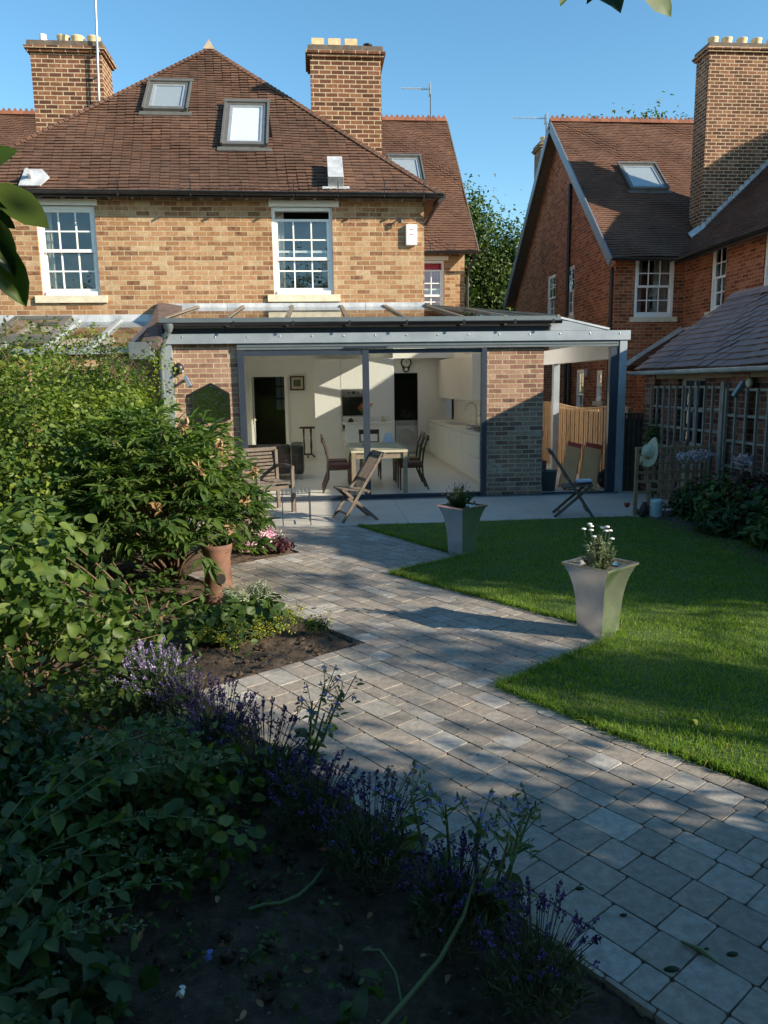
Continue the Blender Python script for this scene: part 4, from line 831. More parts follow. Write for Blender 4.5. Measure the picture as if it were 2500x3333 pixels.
vs, fs = hgrid(4.35, 5.46, .0, 10.0, .04, lambda X, Y: .0+.03*rng.random(X.shape)); npmesh('border_soil', vs, fs, M_SOIL, kind='structure', smooth=True)
LAWN = [(.52,9.62),(1.52,7.66),(.69,7.06),(2.17,5.02),(1.05,4.22),(1.5,3.53),(1.99,2.96),(2.75,1.9),(3.7,.42),(4.3,-.6),(5.3,-.6),(4.95,2),(4.78,5),(4.76,7.44),(4.66,8.6),(4.45,9.3),(4.2,9.66)]
m_, nt_, b_ = newmat('lawn_base'); nt_.links.new(ramp(nt_, noise(nt_, 25, geo(nt_), 6, .7), [(.3,(.03,.055,.01)),(.7,(.08,.13,.025))]), b_.inputs[0]); b_.inputs['Roughness'].default_value = 1; M_LB = m_
MB().slab([(a,b,-.045) for a, b in LAWN], (0,0,.057)).build('lawn', M_LB, kind='structure')
def poly_sample(poly, n, dens=None):
    xs = np.array([q[0] for q in poly]); ys = np.array([q[1] for q in poly]); x = rng.uniform(xs.min(), xs.max(), n); yv = rng.uniform(ys.min(), ys.max(), n); k = inside(x, yv, poly)
    if dens is not None: k &= rng.random(n) < dens(x, yv)
    return x[k], yv[k]
def grass(name, poly, n, h, wd, mat, dens=None, z0=.01, **k):
    x, yv = poly_sample(poly, n, dens); n = len(x); a = rng.uniform(0, 6.28, n); hh_ = h*rng.uniform(.55,1.35,n)*(1+.35*np.sin(x*5+yv*3)*np.sin(yv*7-x*2)); w_ = wd*rng.uniform(.7,1.3,n); ln = rng.normal(0, .45, (n,2))*hh_[:,None]
    base = np.stack([x, yv, np.full(n, z0)], -1); s = np.stack([np.cos(a)*w_/2, np.sin(a)*w_/2, np.zeros(n)], -1)
    mid = base+np.stack([ln[:,0]*.35, ln[:,1]*.35, hh_*.6], -1); tip = base+np.stack([ln[:,0], ln[:,1], hh_], -1)
    vs = np.stack([base-s, base+s, mid+s*.8, tip+s*.15, tip-s*.15, mid-s*.8], 1).reshape(-1,3); i = np.arange(n)[:,None]*6
    fs = np.concatenate([i+np.array([[0,1,2,5]]), i+np.array([[5,2,3,4]])], 0); t = rng.random(n); return npmesh(name, vs, fs, mat, None, np.concatenate([t,t]), **k)
M_GR = tinted('grass_blades', [(0,(.07,.13,.014)),(.45,(.15,.27,.03)),(.8,(.24,.36,.05)),(.93,(.27,.33,.08)),(1,(.40,.36,.16))], .6, 2.2, .55, .45, dark=(.55,.62,.4))
grass('lawn_grass', LAWN, 420000, .021, .0042, M_GR, lambda x, yy: np.clip(1.35-yy*.10, .3, 1), kind='stuff', label='short green lawn grass', cat='grass')
# edge tufts leaning over the paving
def edge_tufts():
    P = []
    for (a, b) in zip(LAWN[:8], LAWN[1:9]):
        L = math.hypot(b[0]-a[0], b[1]-a[1]); n = int(L*900); t = rng.random(n); P.append(np.stack([a[0]+(b[0]-a[0])*t, a[1]+(b[1]-a[1])*t], -1)+rng.normal(0, .017, (n,2)))
    P = np.concatenate(P); n = len(P); a = rng.uniform(0, 6.28, n); h = .042*rng.uniform(.4,1.6,n); ln = rng.normal(0, .6, (n,2))*h[:,None]; w_ = .0045
    base = np.stack([P[:,0], P[:,1], np.full(n, -.005)], -1); s = np.stack([np.cos(a)*w_/2, np.sin(a)*w_/2, np.zeros(n)], -1); mid = base+np.stack([ln[:,0]*.4, ln[:,1]*.4, h*.7], -1); tip = base+np.stack([ln[:,0]*1.2, ln[:,1]*1.2, h*.85], -1)
    vs = np.stack([base-s, base+s, mid+s*.8, tip+s*.15, tip-s*.15, mid-s*.8], 1).reshape(-1,3); i = np.arange(n)[:,None]*6
    npmesh('lawn_edge_grass', vs, np.concatenate([i+np.array([[0,1,2,5]]), i+np.array([[5,2,3,4]])], 0), M_GR, None, np.tile(rng.random(n), 2), kind='stuff', label='longer grass along the lawn edge', cat='grass')
edge_tufts()
# patio slabs
m_, nt_, b_ = newmat('patio_stone'); P_ = geo(nt_); c_ = ramp(nt_, noise(nt_, 2.5, P_, 8, .7), [(.3,(.43,.41,.37)),(.7,(.52,.50,.45))]); c_ = mix(nt_, .5, c_, ramp(nt_, noise(nt_, 55, P_, 3), [(.35,(.7,.68,.62)),(.6,(1,1,1))]), 'MULTIPLY'); nt_.links.new(c_, b_.inputs[0]); b_.inputs['Roughness'].default_value = .7; bump(nt_, b_, noise(nt_, 90, P_, 3), .002); M_PAT = m_
mb = MB()
for i in range(9):
    for j in range(3):
        x0 = -2.4+i*.9; y0 = 9.70+j*.7; mb.box(x0+.002, x0+.898, y0+.002 if j else y0, min(y0+.698, 11.8), -.06, .0)
mb.box(3.66, 5.2, 11.82, 17.3, -.06, .0); mb.box(4.0,5.45,11.801,11.819,-.06,0)
mb.build('patio', M_PAT, kind='structure')
# pavers
def cut(poly, a, b, c):          # keep a*x+b*y <= c
    out = []
    for i in range(len(poly)):
        p_, q_ = poly[i], poly[(i+1)%len(poly)]; dp = a*p_[0]+b*p_[1]-c; dq = a*q_[0]+b*q_[1]-c
        if dp <= 0: out.append(p_)
        if (dp < 0 < dq) or (dq < 0 < dp): t = dp/(dp-dq); out.append((p_[0]+(q_[0]-p_[0])*t, p_[1]+(q_[1]-p_[1])*t))
    return out
TH = R(-55.3); ax_, ay_ = math.cos(TH), math.sin(TH); bx_, by_ = -ay_, ax_
uv_ = lambda q: ((q[0]-.31)*ax_+(q[1]-5.12)*ay_, (q[0]-.31)*bx_+(q[1]-5.12)*by_)
PU = [uv_(q) for q in PATH]; u0, u1 = min(q[0] for q in PU), max(q[0] for q in PU); v0, v1 = min(q[1] for q in PU), max(q[1] for q in PU)
mb = MB(); G_ = .0026
v = v0-.1
while v < v1:
    u = u0-random.random()*.2; RW = random.choice((.135,.135,.165,.10,.135,.165))
    while u < u1:
        L = random.choice((.095,.135,.135,.175,.175,.205)); q = PU
        j_ = lambda: random.uniform(-.0016,.0016)
        for (a, b, c) in ((-1,j_()*8,-(u+G_)), (1,j_()*8,u+L-G_), (j_()*8,-1,-(v+G_)), (j_()*8,1,v+RW-G_)):
            c += (b*(v+RW/2) if abs(a) == 1 else a*(u+L/2)); q = cut(q, a, b, c)
            if len(q) < 3: break
        if len(q) > 2:
            ar = abs(sum(q[i][0]*q[(i+1)%len(q)][1]-q[(i+1)%len(q)][0]*q[i][1] for i in range(len(q))))/2
            if ar > .0015:
                cu = sum(p_[0] for p_ in q)/len(q); cv = sum(p_[1] for p_ in q)/len(q); dz = random.gauss(0,.0008); tx, ty = random.gauss(0,.004), random.gauss(0,.004)
                if len(q) == 4:          # tumbled: clipped corners
                    q2 = []
                    for i in range(4):
                        p0, pp, pn = q[i-1], q[i], q[(i+1)%4]; k = random.uniform(.004,.010)
                        for o_ in (p0, pn): d_ = math.hypot(o_[0]-pp[0], o_[1]-pp[1])+1e-9; q2.append((pp[0]+(o_[0]-pp[0])*min(.3,k/d_), pp[1]+(o_[1]-pp[1])*min(.3,k/d_)))
                    q = q2
                W = lambda p_, s, z: (.31+(cu+(p_[0]-cu)*s)*ax_+(cv+(p_[1]-cv)*s)*bx_, 5.12+(cu+(p_[0]-cu)*s)*ay_+(cv+(p_[1]-cv)*s)*by_, z+dz+(p_[0]-cu)*tx+(p_[1]-cv)*ty)
                n = len(q); vs_ = [W(p_, 1, -.04) for p_ in q]+[W(p_, 1, -.002) for p_ in q]+[W(p_, .985, 0) for p_ in q]
                mb.add(vs_, [(i,(i+1)%n,(i+1)%n+n,i+n) for i in range(n)]+[(i+n,(i+1)%n+n,(i+1)%n+2*n,i+2*n) for i in range(n)]+[tuple(range(2*n,3*n))], tint=random.random())
        u += L
    v += RW
M_PV = tinted('tumbled_paver', [(0,(.315,.285,.25)),(.3,(.36,.32,.275)),(.55,(.405,.355,.30)),(.75,(.385,.36,.32)),(.9,(.44,.41,.365)),(1,(.51,.49,.455))], .85, 24, .8, bmp=.003, dark=(.58,.56,.54), patch=.4)
mb.build('path', M_PV, kind='structure')
MB().poly([(a,b,-.016) for a, b in PATH]).build('path_bedding', plain('joint_sand', (.19,.165,.12), .95, var=.5, nscale=18), kind='structure')

# ---------------- garden objects ----------------
ROTA = R(34.7)
def rot(x, y, a): return (x*math.cos(a)-y*math.sin(a), x*math.sin(a)+y*math.cos(a))
def planter():
    t = thing('planter', 'x', 'planter', (0,0,0), 'flared zinc planters on the path corners'); mb = MB(); Hh = .53
    def hw(f): return .102+.026*f+.060*f**4.5
    n = 16; rings = []
    for i in range(n+1):
        f = i/n; h = hw(f); rings.append([(-h,-h,f*Hh),(h,-h,f*Hh),(h,h,f*Hh),(-h,h,f*Hh)])
    for s in range(4): 
        vs_ = [rings[i][s] for i in range(n+1)]+[rings[i][(s+1)%4] for i in range(n+1)]; mb.add(vs_, [(i, i+n+1, i+n+2, i+1) for i in range(n)], True)
    h = hw(1)
    for s in range(4):                           # inner lining
        a = rings[-1][s]; b = rings[-1][(s+1)%4]; mb.poly([tuple(x*.93 for x in a[:2])+(Hh,), tuple(x*.93 for x in b[:2])+(Hh,), tuple(x*.75 for x in b[:2])+(Hh-.08,), tuple(x*.75 for x in a[:2])+(Hh-.08,)])
    bd = mb.build('body', M_ZINC, t)
    r_ = MB(); g = .022
    for s in range(4):
        a = rings[-1][s]; b = rings[-1][(s+1)%4]; ex = .004
        o1 = [(math.copysign(h+ex, q[0]), math.copysign(h+ex, q[1])) for q in (a, b)]; i1 = [(math.copysign(h-g, q[0]), math.copysign(h-g, q[1])) for q in (a, b)]
        r_.slab([(*o1[0],Hh-.010),(*o1[1],Hh-.010),(*i1[1],Hh-.010),(*i1[0],Hh-.010)], (0,0,.016))
    r_.build('rim', M_ZINC, t); s_ = MB(); k = h-.03; s_.poly([(-k,-k,Hh-.04),(k,-k,Hh-.04),(k,k,Hh-.04),(-k,k,Hh-.04)]); s_.build('compost', M_SOIL, t); return t
p1 = planter(); move(p1, (1.99,5.07,0), ROTA); p1['label'] = 'nearer zinc planter holding white button flowers'
p2_ = copy_tree(p1, (1.53,7.80,0), ROTA, 'farther zinc planter holding wispy lavender')
def folding_chair():
    t = thing('folding_chair', 'x', 'chair', (0,0,0), 'folding slatted garden chairs on the patio')
    for s in (-.21,.21):
        mb = MB(); mb.beam((-.34,s,.90),(.24,s,.0),.022,.038); mb.build('back_leg', M_WOODG, t)
        q = s*.86; mb = MB(); mb.beam((-.27,q,.0),(.20,q,.43),.022,.036); mb.build('front_leg', M_WOODG, t)
    mb = MB(); mb.beam((-.355,-.235,.885),(-.355,.235,.885),.025,.06,(-.5,0,.8)); mb.beam((-.125,-.2,.545),(-.125,.2,.545),.025,.04)
    for i in range(9): q = -.17+i*.0425; mb.beam((-.335,q,.87),(-.125,q,.545),.021,.010,(.8,0,.5))
    mb.build('backrest', M_WOODG, t); mb = MB()
    for i in range(8): q = -.18+i*.0515; mb.beam((-.17,q,.40),(.23,q,.445),.040,.014)
    mb.beam((-.14,-.19,.385),(-.14,.19,.385),.03,.02); mb.beam((.21,-.2,.43),(.21,.2,.43),.03,.02); mb.build('seat', M_WOODG, t)
    mb = MB(); mb.beam((-.2,-.18,.06),(-.2,.18,.06),.02,.03); mb.beam((.15,-.2,.10),(.15,.2,.10),.02,.03); mb.build('stretcher', M_WOODG, t); return t
fc = folding_chair(); move(fc, (3.50,9.93,0), R(-14)); fc['label'] = 'folding wooden chair with an open book on its seat'
copy_tree(fc, (.50,10.13,0), R(196), 'folding wooden chair in front of the glass doors')
t = thing('open_book', 'book with pale blue pages lying on the folding chair seat', 'book', (3.58,9.9,.47)); mb = MB(); mb.slab([(3.48,9.78,.475),(3.68,9.76,.48),(3.71,9.92,.48),(3.51,9.94,.475)], (0,0,.022)); mb.build('pages', plain('blue_white_page', (.55,.62,.72), .5), t); mb = MB(); mb.slab([(3.47,9.77,.466),(3.69,9.75,.471),(3.72,9.93,.471),(3.50,9.95,.466)], (0,0,.008)); mb.build('cover', plain('book_cover', (.06,.10,.2), .5), t)
def slat_stool():
    t = thing('slatted_stool', 'x', 'stool', (0,0,0), 'small black metal slatted stools'); mb = MB()
    for i in range(8): x = -.175+i*.05; mb.box(x-.014,x+.014,-.17,.17,.44,.447)
    for q in (-.16,0,.16): mb.box(-.19,.19,q-.012,q+.012,.448,.454)
    mb.build('slatted_top', M_ANTHL, t)
    for x in (-.18,.18):
        mb = MB(); mb.tube([(x,-.16,0),(x,-.16,.44)], .007, 6); mb.tube([(x,.16,0),(x,.16,.44)], .007, 6); mb.tube([(x,-.16,.1),(x,.16,.1)], .006, 6); mb.build('leg_frame', M_ANTH, t)
    mb = MB(); mb.tube([(-.18,.16,.1),(.18,.16,.1)], .006, 6); mb.tube([(0,.16,0.1),(0,.16,.44)], .006, 6); mb.tube([(-.18,-.16,.43),(.18,-.16,.43)], .006, 6); mb.build('brace', M_ANTH, t); return t
st_ = slat_stool(); move(st_, (-.28,9.92,0), R(3)); st_['label'] = 'slatted metal stool standing clear on the patio'
copy_tree(st_, (-.92,9.85,0), R(-18), 'slatted metal stool half hidden behind the big shrub')
t = thing('garden_armchair', 'weathered slatted wooden armchair beside the glass door behind the shrub', 'armchair', (0,0,0))
for s in (-.27,.27):
    MB().beam((.24,s,0),(.24,s,.64),.045,.045,(1,0,0)).build('leg', M_WOODG, t); MB().beam((-.25,s,0),(-.3,s,.88),.045,.045,(1,0,0)).build('leg', M_WOODG, t)
    mb = MB(); mb.tube([(-.27,s,.64),(0,s,.665),(.27,s,.65)], [.026,.028,.026], 6); mb.build('armrest', M_WOODG, t)
mb = MB()
for i in range(8): z = .46+i*.052; mb.beam((-.275-.0015*i*5,-.25,z),(-.275-.0015*i*5,.25,z),.014,.034)
mb.beam((-.31,-.28,.89),(-.31,.28,.89),.035,.05); mb.build('backrest', M_WOODG, t)
mb = MB()
for i in range(7): x = -.22+i*.072; mb.box(x-.028,x+.028,-.26,.26,.405+.02*abs(i-3)/3,.423+.02*abs(i-3)/3)
mb.box(.2,.22,-.26,.26,.33,.39); mb.box(-.24,.22,-.285,-.262,.33,.39); mb.box(-.24,.22,.262,.285,.33,.39); mb.build('seat', M_WOODG, t)
move(t, (-.70,11.0,0), R(-62))
# terracotta chimney-pot planter
t = thing('terracotta_pot', 'tall terracotta pot with a round hole in its side under the big shrub', 'pot', (-.86,6.35,0))
MB().lathe([(0,.005),(.14,.0),(.145,.03),(.125,.05),(.115,.2),(.11,.38),(.13,.46),(.135,.5),(.12,.5),(.1,.4),(0,.39)], (-.86,6.35,0), 24).build('body', M_TERR, t)
mb = MB(); P_ = [(-.82+.038*math.cos(i*math.pi/8)*1.0, 6.225, .22+.045*math.sin(i*math.pi/8)) for i in range(16)]; mb.slab(P_, (0,.012,0)); mb.build('hole', M_DARK, t)  # dark disc standing in for the shaded opening, no real cut
MB().slab([(-1.02,6.14,.0),(-.68,6.14,.0),(-.68,6.5,.0),(-1.02,6.5,.0)], (0,0,.004)).build('saucer', M_TERR, t)
mb = MB(); mb.obox((-.96,3.52,.01), .30, .22, .05, Matrix.Rotation(R(34),3,'Z')); mb.build('brick_slab', M_TERR, None, (-.96,3.52,0), 'flat brown-red slab lying on the soil in the left bed', 'slab', bevel=.006)
# wine glass, hat, trellis screen
t = thing('wine_glass', 'wine glass of red wine standing on the patio edge beside the lattice screen', 'wine glass', (4.17,9.73,0)); c = (4.17,9.73,0)
MB().lathe([(0,.003),(.035,.004),(.005,.012),(.004,.10),(.02,.12),(.04,.15),(.042,.19),(.035,.23),(.034,.23),(.04,.19),(.038,.152),(.0,.115)], c, 18).build('glass_body', M_GLS, t)
MB().lathe([(0,.118),(.02,.125),(.037,.152),(.038,.18),(0,.18)], c, 16).build('wine', plain('red_wine', (.35,.005,.01), .1), t)
t = thing('lattice_screen', 'brown square-lattice screen by the patio edge, with a straw hat on its corner', 'lattice screen', (4.8,9.75,0)); mb = MB(); ys_ = 9.75
mb.box(4.27,4.31,ys_-.02,ys_+.02,0,.90); mb.box(5.30,5.34,ys_-.02,ys_+.02,0,.90); mb.box(4.27,5.36,ys_-.025,ys_+.025,.90,.93); mb.box(4.45,4.485,ys_-.02,ys_+.02,0,.45); mb.box(4.312,4.449,ys_-.015,ys_+.015,.06,.09); mb.box(4.312,4.449,ys_-.015,ys_+.015,.30,.335); mb.build('frame', M_TRELB, t)
mb = MB()
for i in range(8): x = 4.42+i*.12; mb.box(x-.017,x+.017,ys_-.0,ys_+.018,.46 if i < 2 else .1,.899)
mb.build('vertical_laths', M_TRELB, t); mb = MB()
for i in range(7): z = .83-i*.12; mb.box(4.312 if z > .4 else 4.49,5.299,ys_-.018,ys_-.001,z-.017,z+.017)
mb.build('horizontal_laths', M_TRELB, t)
t = thing('straw_hat', 'pale straw hat hooked over the corner of the lattice screen', 'hat', (4.33,9.7,1.0)); M_STRAW = plain('pale_straw', (.40,.41,.30), .85, nscale=40, var=.2, bmp=.002)
mb = MB(); M = Vector((.93,.05,-.28)).to_track_quat('Z','Y').to_matrix()
def hatpart(prof, n=26, wob=0):
    k = len(prof); vs_ = [Vector((4.43,9.66,.87))+M@Vector((rr*math.cos(2*math.pi*j/n), rr*math.sin(2*math.pi*j/n), z+wob*rr*rr*math.sin(2*2*math.pi*j/n)*4)) for rr, z in prof for j in range(n)]
    return vs_, [(i*n+j, i*n+(j+1)%n, (i+1)*n+(j+1)%n, (i+1)*n+j) for i in range(k-1) for j in range(n)]
v_, f_ = hatpart([(.0,-.10),(.05,-.10),(.08,-.085),(.092,-.04),(.10,0)]); mb.add(v_, f_, True); mb.build('crown', M_STRAW, t)
mb = MB(); v_, f_ = hatpart([(.10,0),(.15,.012),(.205,-.005),(.206,.0),(.15,.02),(.10,.008)], 26, .16); mb.add(v_, f_, True); mb.build('brim', M_STRAW, t); mb = MB(); v_, f_ = hatpart([(.1005,-.03),(.1025,-.005),(.1,.0)]); mb.add(v_, f_, True); mb.build('band', M_CREAM, t)
t = thing('enamel_jug', 'pale blue enamel jug standing among the border plants', 'jug', (4.52,9.6,0)); MB().lathe([(0,0),(.075,0),(.085,.02),(.07,.2),(.078,.24),(.07,.24),(.062,.2),(.07,.03),(0,.02)], (4.52,9.6,.0), 20).build('body', plain('pale_enamel', (.50,.62,.64), .3), t); mb = MB(); mb.tube([(4.59,9.6,.2),(4.65,9.6,.17),(4.64,9.6,.08),(4.59,9.6,.05)], .009); mb.build('handle', plain('blue_enamel', (.1,.14,.2), .3), t)
MB().lathe([(0,0),(.05,0),(.055,.02),(.05,.14),(.03,.17),(.03,.2),(0,.2)], (4.38,9.66,0), 14).build('dark_bottle', M_BLACK, None, None, 'small dark bottle beside the pale blue jug', 'bottle')
# things in the open bay
def carton(x, yy, wd, ht, tilt, label):
    t = thing('cardboard_box', label, 'cardboard box', (x,yy,0), 'cardboard boxes leaning on the fence'); Mx = Matrix.Rotation(R(-14),3,'X')@Matrix.Rotation(R(tilt),3,'Y'); c = Vector((x,yy,ht/2+.01))
    mb = MB(); mb.obox(c, wd, .10, ht, Mx); mb.build('carton', M_CARD, t); mb = MB(); mb.obox(c+Mx@Vector((0,0,ht/2-.03)), wd+.006, .106, .075, Mx); mb.build('tape', M_TAPE, t); mb = MB(); mb.obox(c+Mx@Vector((wd*.5,0,0)), .012, .104, ht*.96, Mx); mb.build('flap', M_CAP, t)
carton(4.30,12.45,.24,.78,14,'left narrow cardboard box with red tape leaning on the fence'); carton(4.62,12.36,.28,.76,12,'right wider cardboard box with red tape leaning on the fence')
t = thing('bucket', 'dark grey bucket standing by the brick panel in the open bay', 'bucket', (3.90,12.35,0)); MB().lathe([(0,0),(.105,0),(.14,.32),(.15,.33),(.14,.34),(.13,.32),(.1,.02),(0,.02)], (3.90,12.35,.0), 20).build('pail', plain('grey_bucket', (.10,.12,.12), .5), t); mb = MB(); mb.tube([(3.76,12.35,.32),(3.80,12.28,.37),(3.9,12.24,.39),(4.0,12.28,.37),(4.04,12.35,.32)], .006); mb.build('handle', M_STEEL, t)
t = thing('rucksack', 'dark crumpled bag slumped against the fence foot', 'bag', (4.98,12.55,0)); mb = MB(); mb.ball((4.98,12.55,.15), .16,.13,.17, 12, 8); mb.ball((5.02,12.5,.30), .07,.06,.06, 8, 6); mb.ball((4.93,12.46,.1), .11,.09,.1, 8, 6); mb.build('bag', plain('dark_canvas', (.03,.028,.03), .8, bmp=.01), t); 
t = thing('garden_tools', 'dark tools with white handles leaning behind the brick panel', 'tools', (3.78,12.6,0)); mb = MB(); mb.tube([(3.80,12.4,.0),(3.74,12.5,.9)], .014); mb.tube([(3.86,12.5,.0),(3.76,12.55,1.15)], .013); mb.build('shafts', M_WHITE, t); mb = MB(); mb.box(3.70,3.84,12.5,12.56,.9,1.0); mb.box(3.70,3.88,12.42,12.5,.32,.5); mb.build('heads', M_TERR, t)
mb = MB()
Mx = Matrix.Rotation(R(-16),3,'X')
t = thing('leaning_folded_chair', 'pale folded slatted chair leaning on the garage wall behind the lattice', 'chair', (5.05,10.6,0))
mb = MB(); Mx = Matrix.Rotation(R(14),3,'Y')
for q in (-.19,.19): mb.obox(Vector((5.1,10.4+q,.5)), .03,.03,1.0,Mx)
mb.build('legs', M_WOODG, t); mb = MB()
for i in range(8): mb.obox(Vector((5.1,10.4-.16+i*.046,.55)), .015,.022,.8,Mx)
mb.build('slats', M_WOODG, t)
# wall lamps and mirror on the left panel
t = thing('wall_lamp', 'dark round bulkhead lamp beside the downpipe', 'wall lamp', (-2.03,11.85,2.08)); MB().ball((-2.03,11.86,2.09), .08,.07,.09).build('shade', M_BLACK, t); MB().tube([(-2.0,11.8,2.05),(-1.95,11.75,2.05)], .02).build('nozzle', M_STEEL, t)
t = thing('wall_spotlight', 'small grey cylinder spotlight on the left brick panel', 'spotlight', (-1.88,11.85,1.9)); MB().tube([(-1.93,11.80,1.97),(-1.85,11.74,1.82)], .035, 12).build('lamp', M_STEEL, t); MB().tube([(-1.9,11.93,1.95),(-1.9,11.8,1.93)], .02).build('arm', M_STEEL, t)
t = thing('house_shaped_mirror', 'dark house-shaped garden mirror on the left brick panel', 'mirror', (-1.56,11.9,1.5)); O_ = [(-1.86,1.32),(-1.30,1.32),(-1.30,1.70),(-1.57,1.86),(-1.86,1.72)]
m_, nt_, b_ = newmat('old_mirror'); b_.inputs['Base Color'].default_value = (.30,.34,.27,1); b_.inputs['Metallic'].default_value = 1; b_.inputs['Roughness'].default_value = .08; bump(nt_, b_, noise(nt_, 14, geo(nt_), 5), .02)
MB().slab([(a,11.895,b) for a, b in O_], (0,.03,0)).build('mirror_glass', m_, t); mb = MB()
for a, b in zip(O_, O_[1:]+O_[:1]): mb.beam((a[0],11.89,a[1]),(b[0],11.89,b[1]),.02,.03)
mb.build('frame', M_BLACK, t)
# ---------------- vegetation ----------------
def nrmz(a): return a/np.maximum(np.linalg.norm(a, axis=-1, keepdims=True), 1e-9)
def leaves(name, mat, pos, nrm, length, wr=.5, parent=None, dirv=None, droop=.15, fold=.12, tint=None, rnd=.6, hi=None, **k):
    if hi is None: hi = (length if np.isscalar(length) else float(np.max(length))) > .055 and len(pos) < 9000
    n = len(pos); pos = np.asarray(pos, float); nrm = nrmz(np.asarray(nrm, float)+rng.normal(0, rnd, (n,3)))
    d = rng.normal(0, 1, (n,3)) if dirv is None else np.asarray(dirv, float)+rng.normal(0, .25, (n,3))
    d = nrmz(d-nrm*np.sum(d*nrm, 1, keepdims=True)) if dirv is None else nrmz(d)
    if dirv is not None: nrm = nrmz(nrm-d*np.sum(d*nrm, 1, keepdims=True))
    s = np.cross(d, nrm); L = (np.full(n, length) if np.isscalar(length) else np.asarray(length))*rng.uniform(.65, 1.25, n); L = L[:,None]; w_ = L*wr
    P = lambda a, b, c: pos+d*L*a+s*w_*b+nrm*L*c
    tr = rng.random(n) if tint is None else tint
    dr_ = droop*rng.uniform(-.6, 2.3, (n,1)); fo_ = fold*rng.uniform(0, 2.2, (n,1)); sk_ = rng.normal(0, .10, (n,1))
    if hi:      # rounded outline, arched midrib
        A = (0, .12, .3, .5, .7, .88, 1.0); Wd = (.04, .30, .47, .5, .40, .19, 0); cols = []
        for a, wdt in zip(A, Wd):
            z = -dr_*a*a; sh = sk_*a*a; cols += [P(a-.15*dr_*a, -wdt+sh, fo_*wdt*2+z+.018*math.sin(a*17)), P(a-.15*dr_*a, sh, z-.01), P(a-.15*dr_*a, wdt+sh, fo_*wdt*2+z+.018*math.cos(a*15))]
        vs = np.stack(cols, 1).reshape(-1,3); i = np.arange(n)[:,None]*21
        T = np.concatenate([i+np.array([[3*k_, 3*k_+1, 3*k_+4, 3*k_+3]]) for k_ in range(6)]+[i+np.array([[3*k_+1, 3*k_+2, 3*k_+5, 3*k_+4]]) for k_ in range(6)], 0)
        return npmesh(name, vs, T, mat, parent, np.tile(tr, 12), smooth=True, **k)
    vs = np.stack([P(0,0,0), P(.3,-.46,fo_), P(.7,-.36,fo_*.6-dr_*.4), P(1,0,-dr_), P(.7,.36,fo_*.6-dr_*.4), P(.3,.46,fo_), P(.5,0,-.02)], 1).reshape(-1,3)
    i = np.arange(n)[:,None]*7
    T = np.concatenate([i+np.array([[0,6,1]]), i+np.array([[1,6,2]]), i+np.array([[2,6,3]]), i+np.array([[0,5,6]]), i+np.array([[5,4,6]]), i+np.array([[6,4,3]])], 0)
    return npmesh(name, vs, T, mat, parent, np.tile(tr, 6), smooth=True, **k)
def clumps(ells, nc, per, spread, shell=.55, zmin=.02, out=1.0):
    """leaf positions gathered in clumps through ellipsoids; returns pos, outward normal"""
    V = np.array([e[1][0]*e[1][1]*e[1][2] for e in ells]); pk = rng.choice(len(ells), nc, p=V/V.sum()); u = nrmz(rng.normal(0,1,(nc,3))); rr = (shell+(1-shell)*rng.random(nc)**.6)[:,None]
    C = np.array([e[0] for e in ells])[pk]; Rr = np.array([e[1] for e in ells])[pk]; bumpy = 1+.13*np.sin(u[:,:1]*5+u[:,1:2]*4+pk[:,None])+.1*rng.normal(0,1,(nc,1))
    cc = C+u*Rr*rr*bumpy; m_ = per; sp = spread*rng.uniform(.5,1.4,(nc,1,1)); P_ = cc[:,None,:]+rng.normal(0,1,(nc,m_,3))*sp
    nn = nrmz(u/Rr)[:,None,:]*out+np.array([0,0,.5])+nrmz(P_-cc[:,None,:])*.4; tt = np.clip(np.repeat(rng.normal(.5,.2,nc), m_)+rng.normal(0,.13,nc*m_), 0, 1)
    P_ = P_.reshape(-1,3); nn = nn.reshape(-1,3); k = P_[:,2] > zmin; return P_[k], nn[k], tt[k], cc
LG = lambda n, a, b, c, tr=.35, r_=.5, **k: tinted(n, [(0,a),(.5,b),(1,c)], r_, 30, .2, tr, dark=(.7,.75,.6), spec=.4, **k)
M_HEDGE = LG('hedge_leaf', (.035,.07,.012), (.10,.16,.022), (.24,.30,.04), .4)
M_PEON = LG('peony_leaf', (.035,.075,.02), (.08,.14,.035), (.18,.25,.06), .45)
M_VIB = LG('viburnum_leaf', (.025,.055,.015), (.07,.13,.025), (.17,.23,.05), .4)
M_DKL = LG('dark_leaf', (.018,.045,.016), (.04,.085,.026), (.08,.14,.04), .35)
M_MID = LG('mid_leaf', (.035,.07,.015), (.065,.12,.025), (.11,.17,.04), .35)
M_TREE = LG('tree_leaf', (.025,.055,.012), (.055,.10,.02), (.11,.16,.03), .35)
M_LIME = LG('lime_flower', (.22,.24,.02), (.36,.38,.04), (.5,.5,.08), .3)
M_SILV = LG('silver_leaf', (.18,.23,.15), (.27,.33,.22), (.40,.44,.33), .2)
M_LAVL = LG('lavender_leaf', (.07,.10,.06), (.11,.15,.08), (.16,.20,.12), .2)
M_LAVF = LG('shaded_lavender_flower', (.025,.014,.075), (.05,.026,.14), (.10,.055,.24), .1)  # flower colour darkened for the shade the row stands in
M_LAVP = LG('pale_lavender_flower', (.22,.16,.36), (.30,.22,.46), (.42,.34,.58), .2)
M_BORF = LG('borage_flower', (.12,.14,.42), (.20,.22,.60), (.30,.32,.70), .2)
M_PINKF = LG('pink_flower', (.50,.20,.36), (.65,.36,.50), (.80,.62,.70), .25)
M_WHF = LG('white_flower', (.68,.68,.62), (.78,.78,.74), (.85,.84,.8), .2)
M_DRY = LG('dry_seedhead', (.22,.12,.05), (.32,.19,.09), (.42,.28,.14), .1)
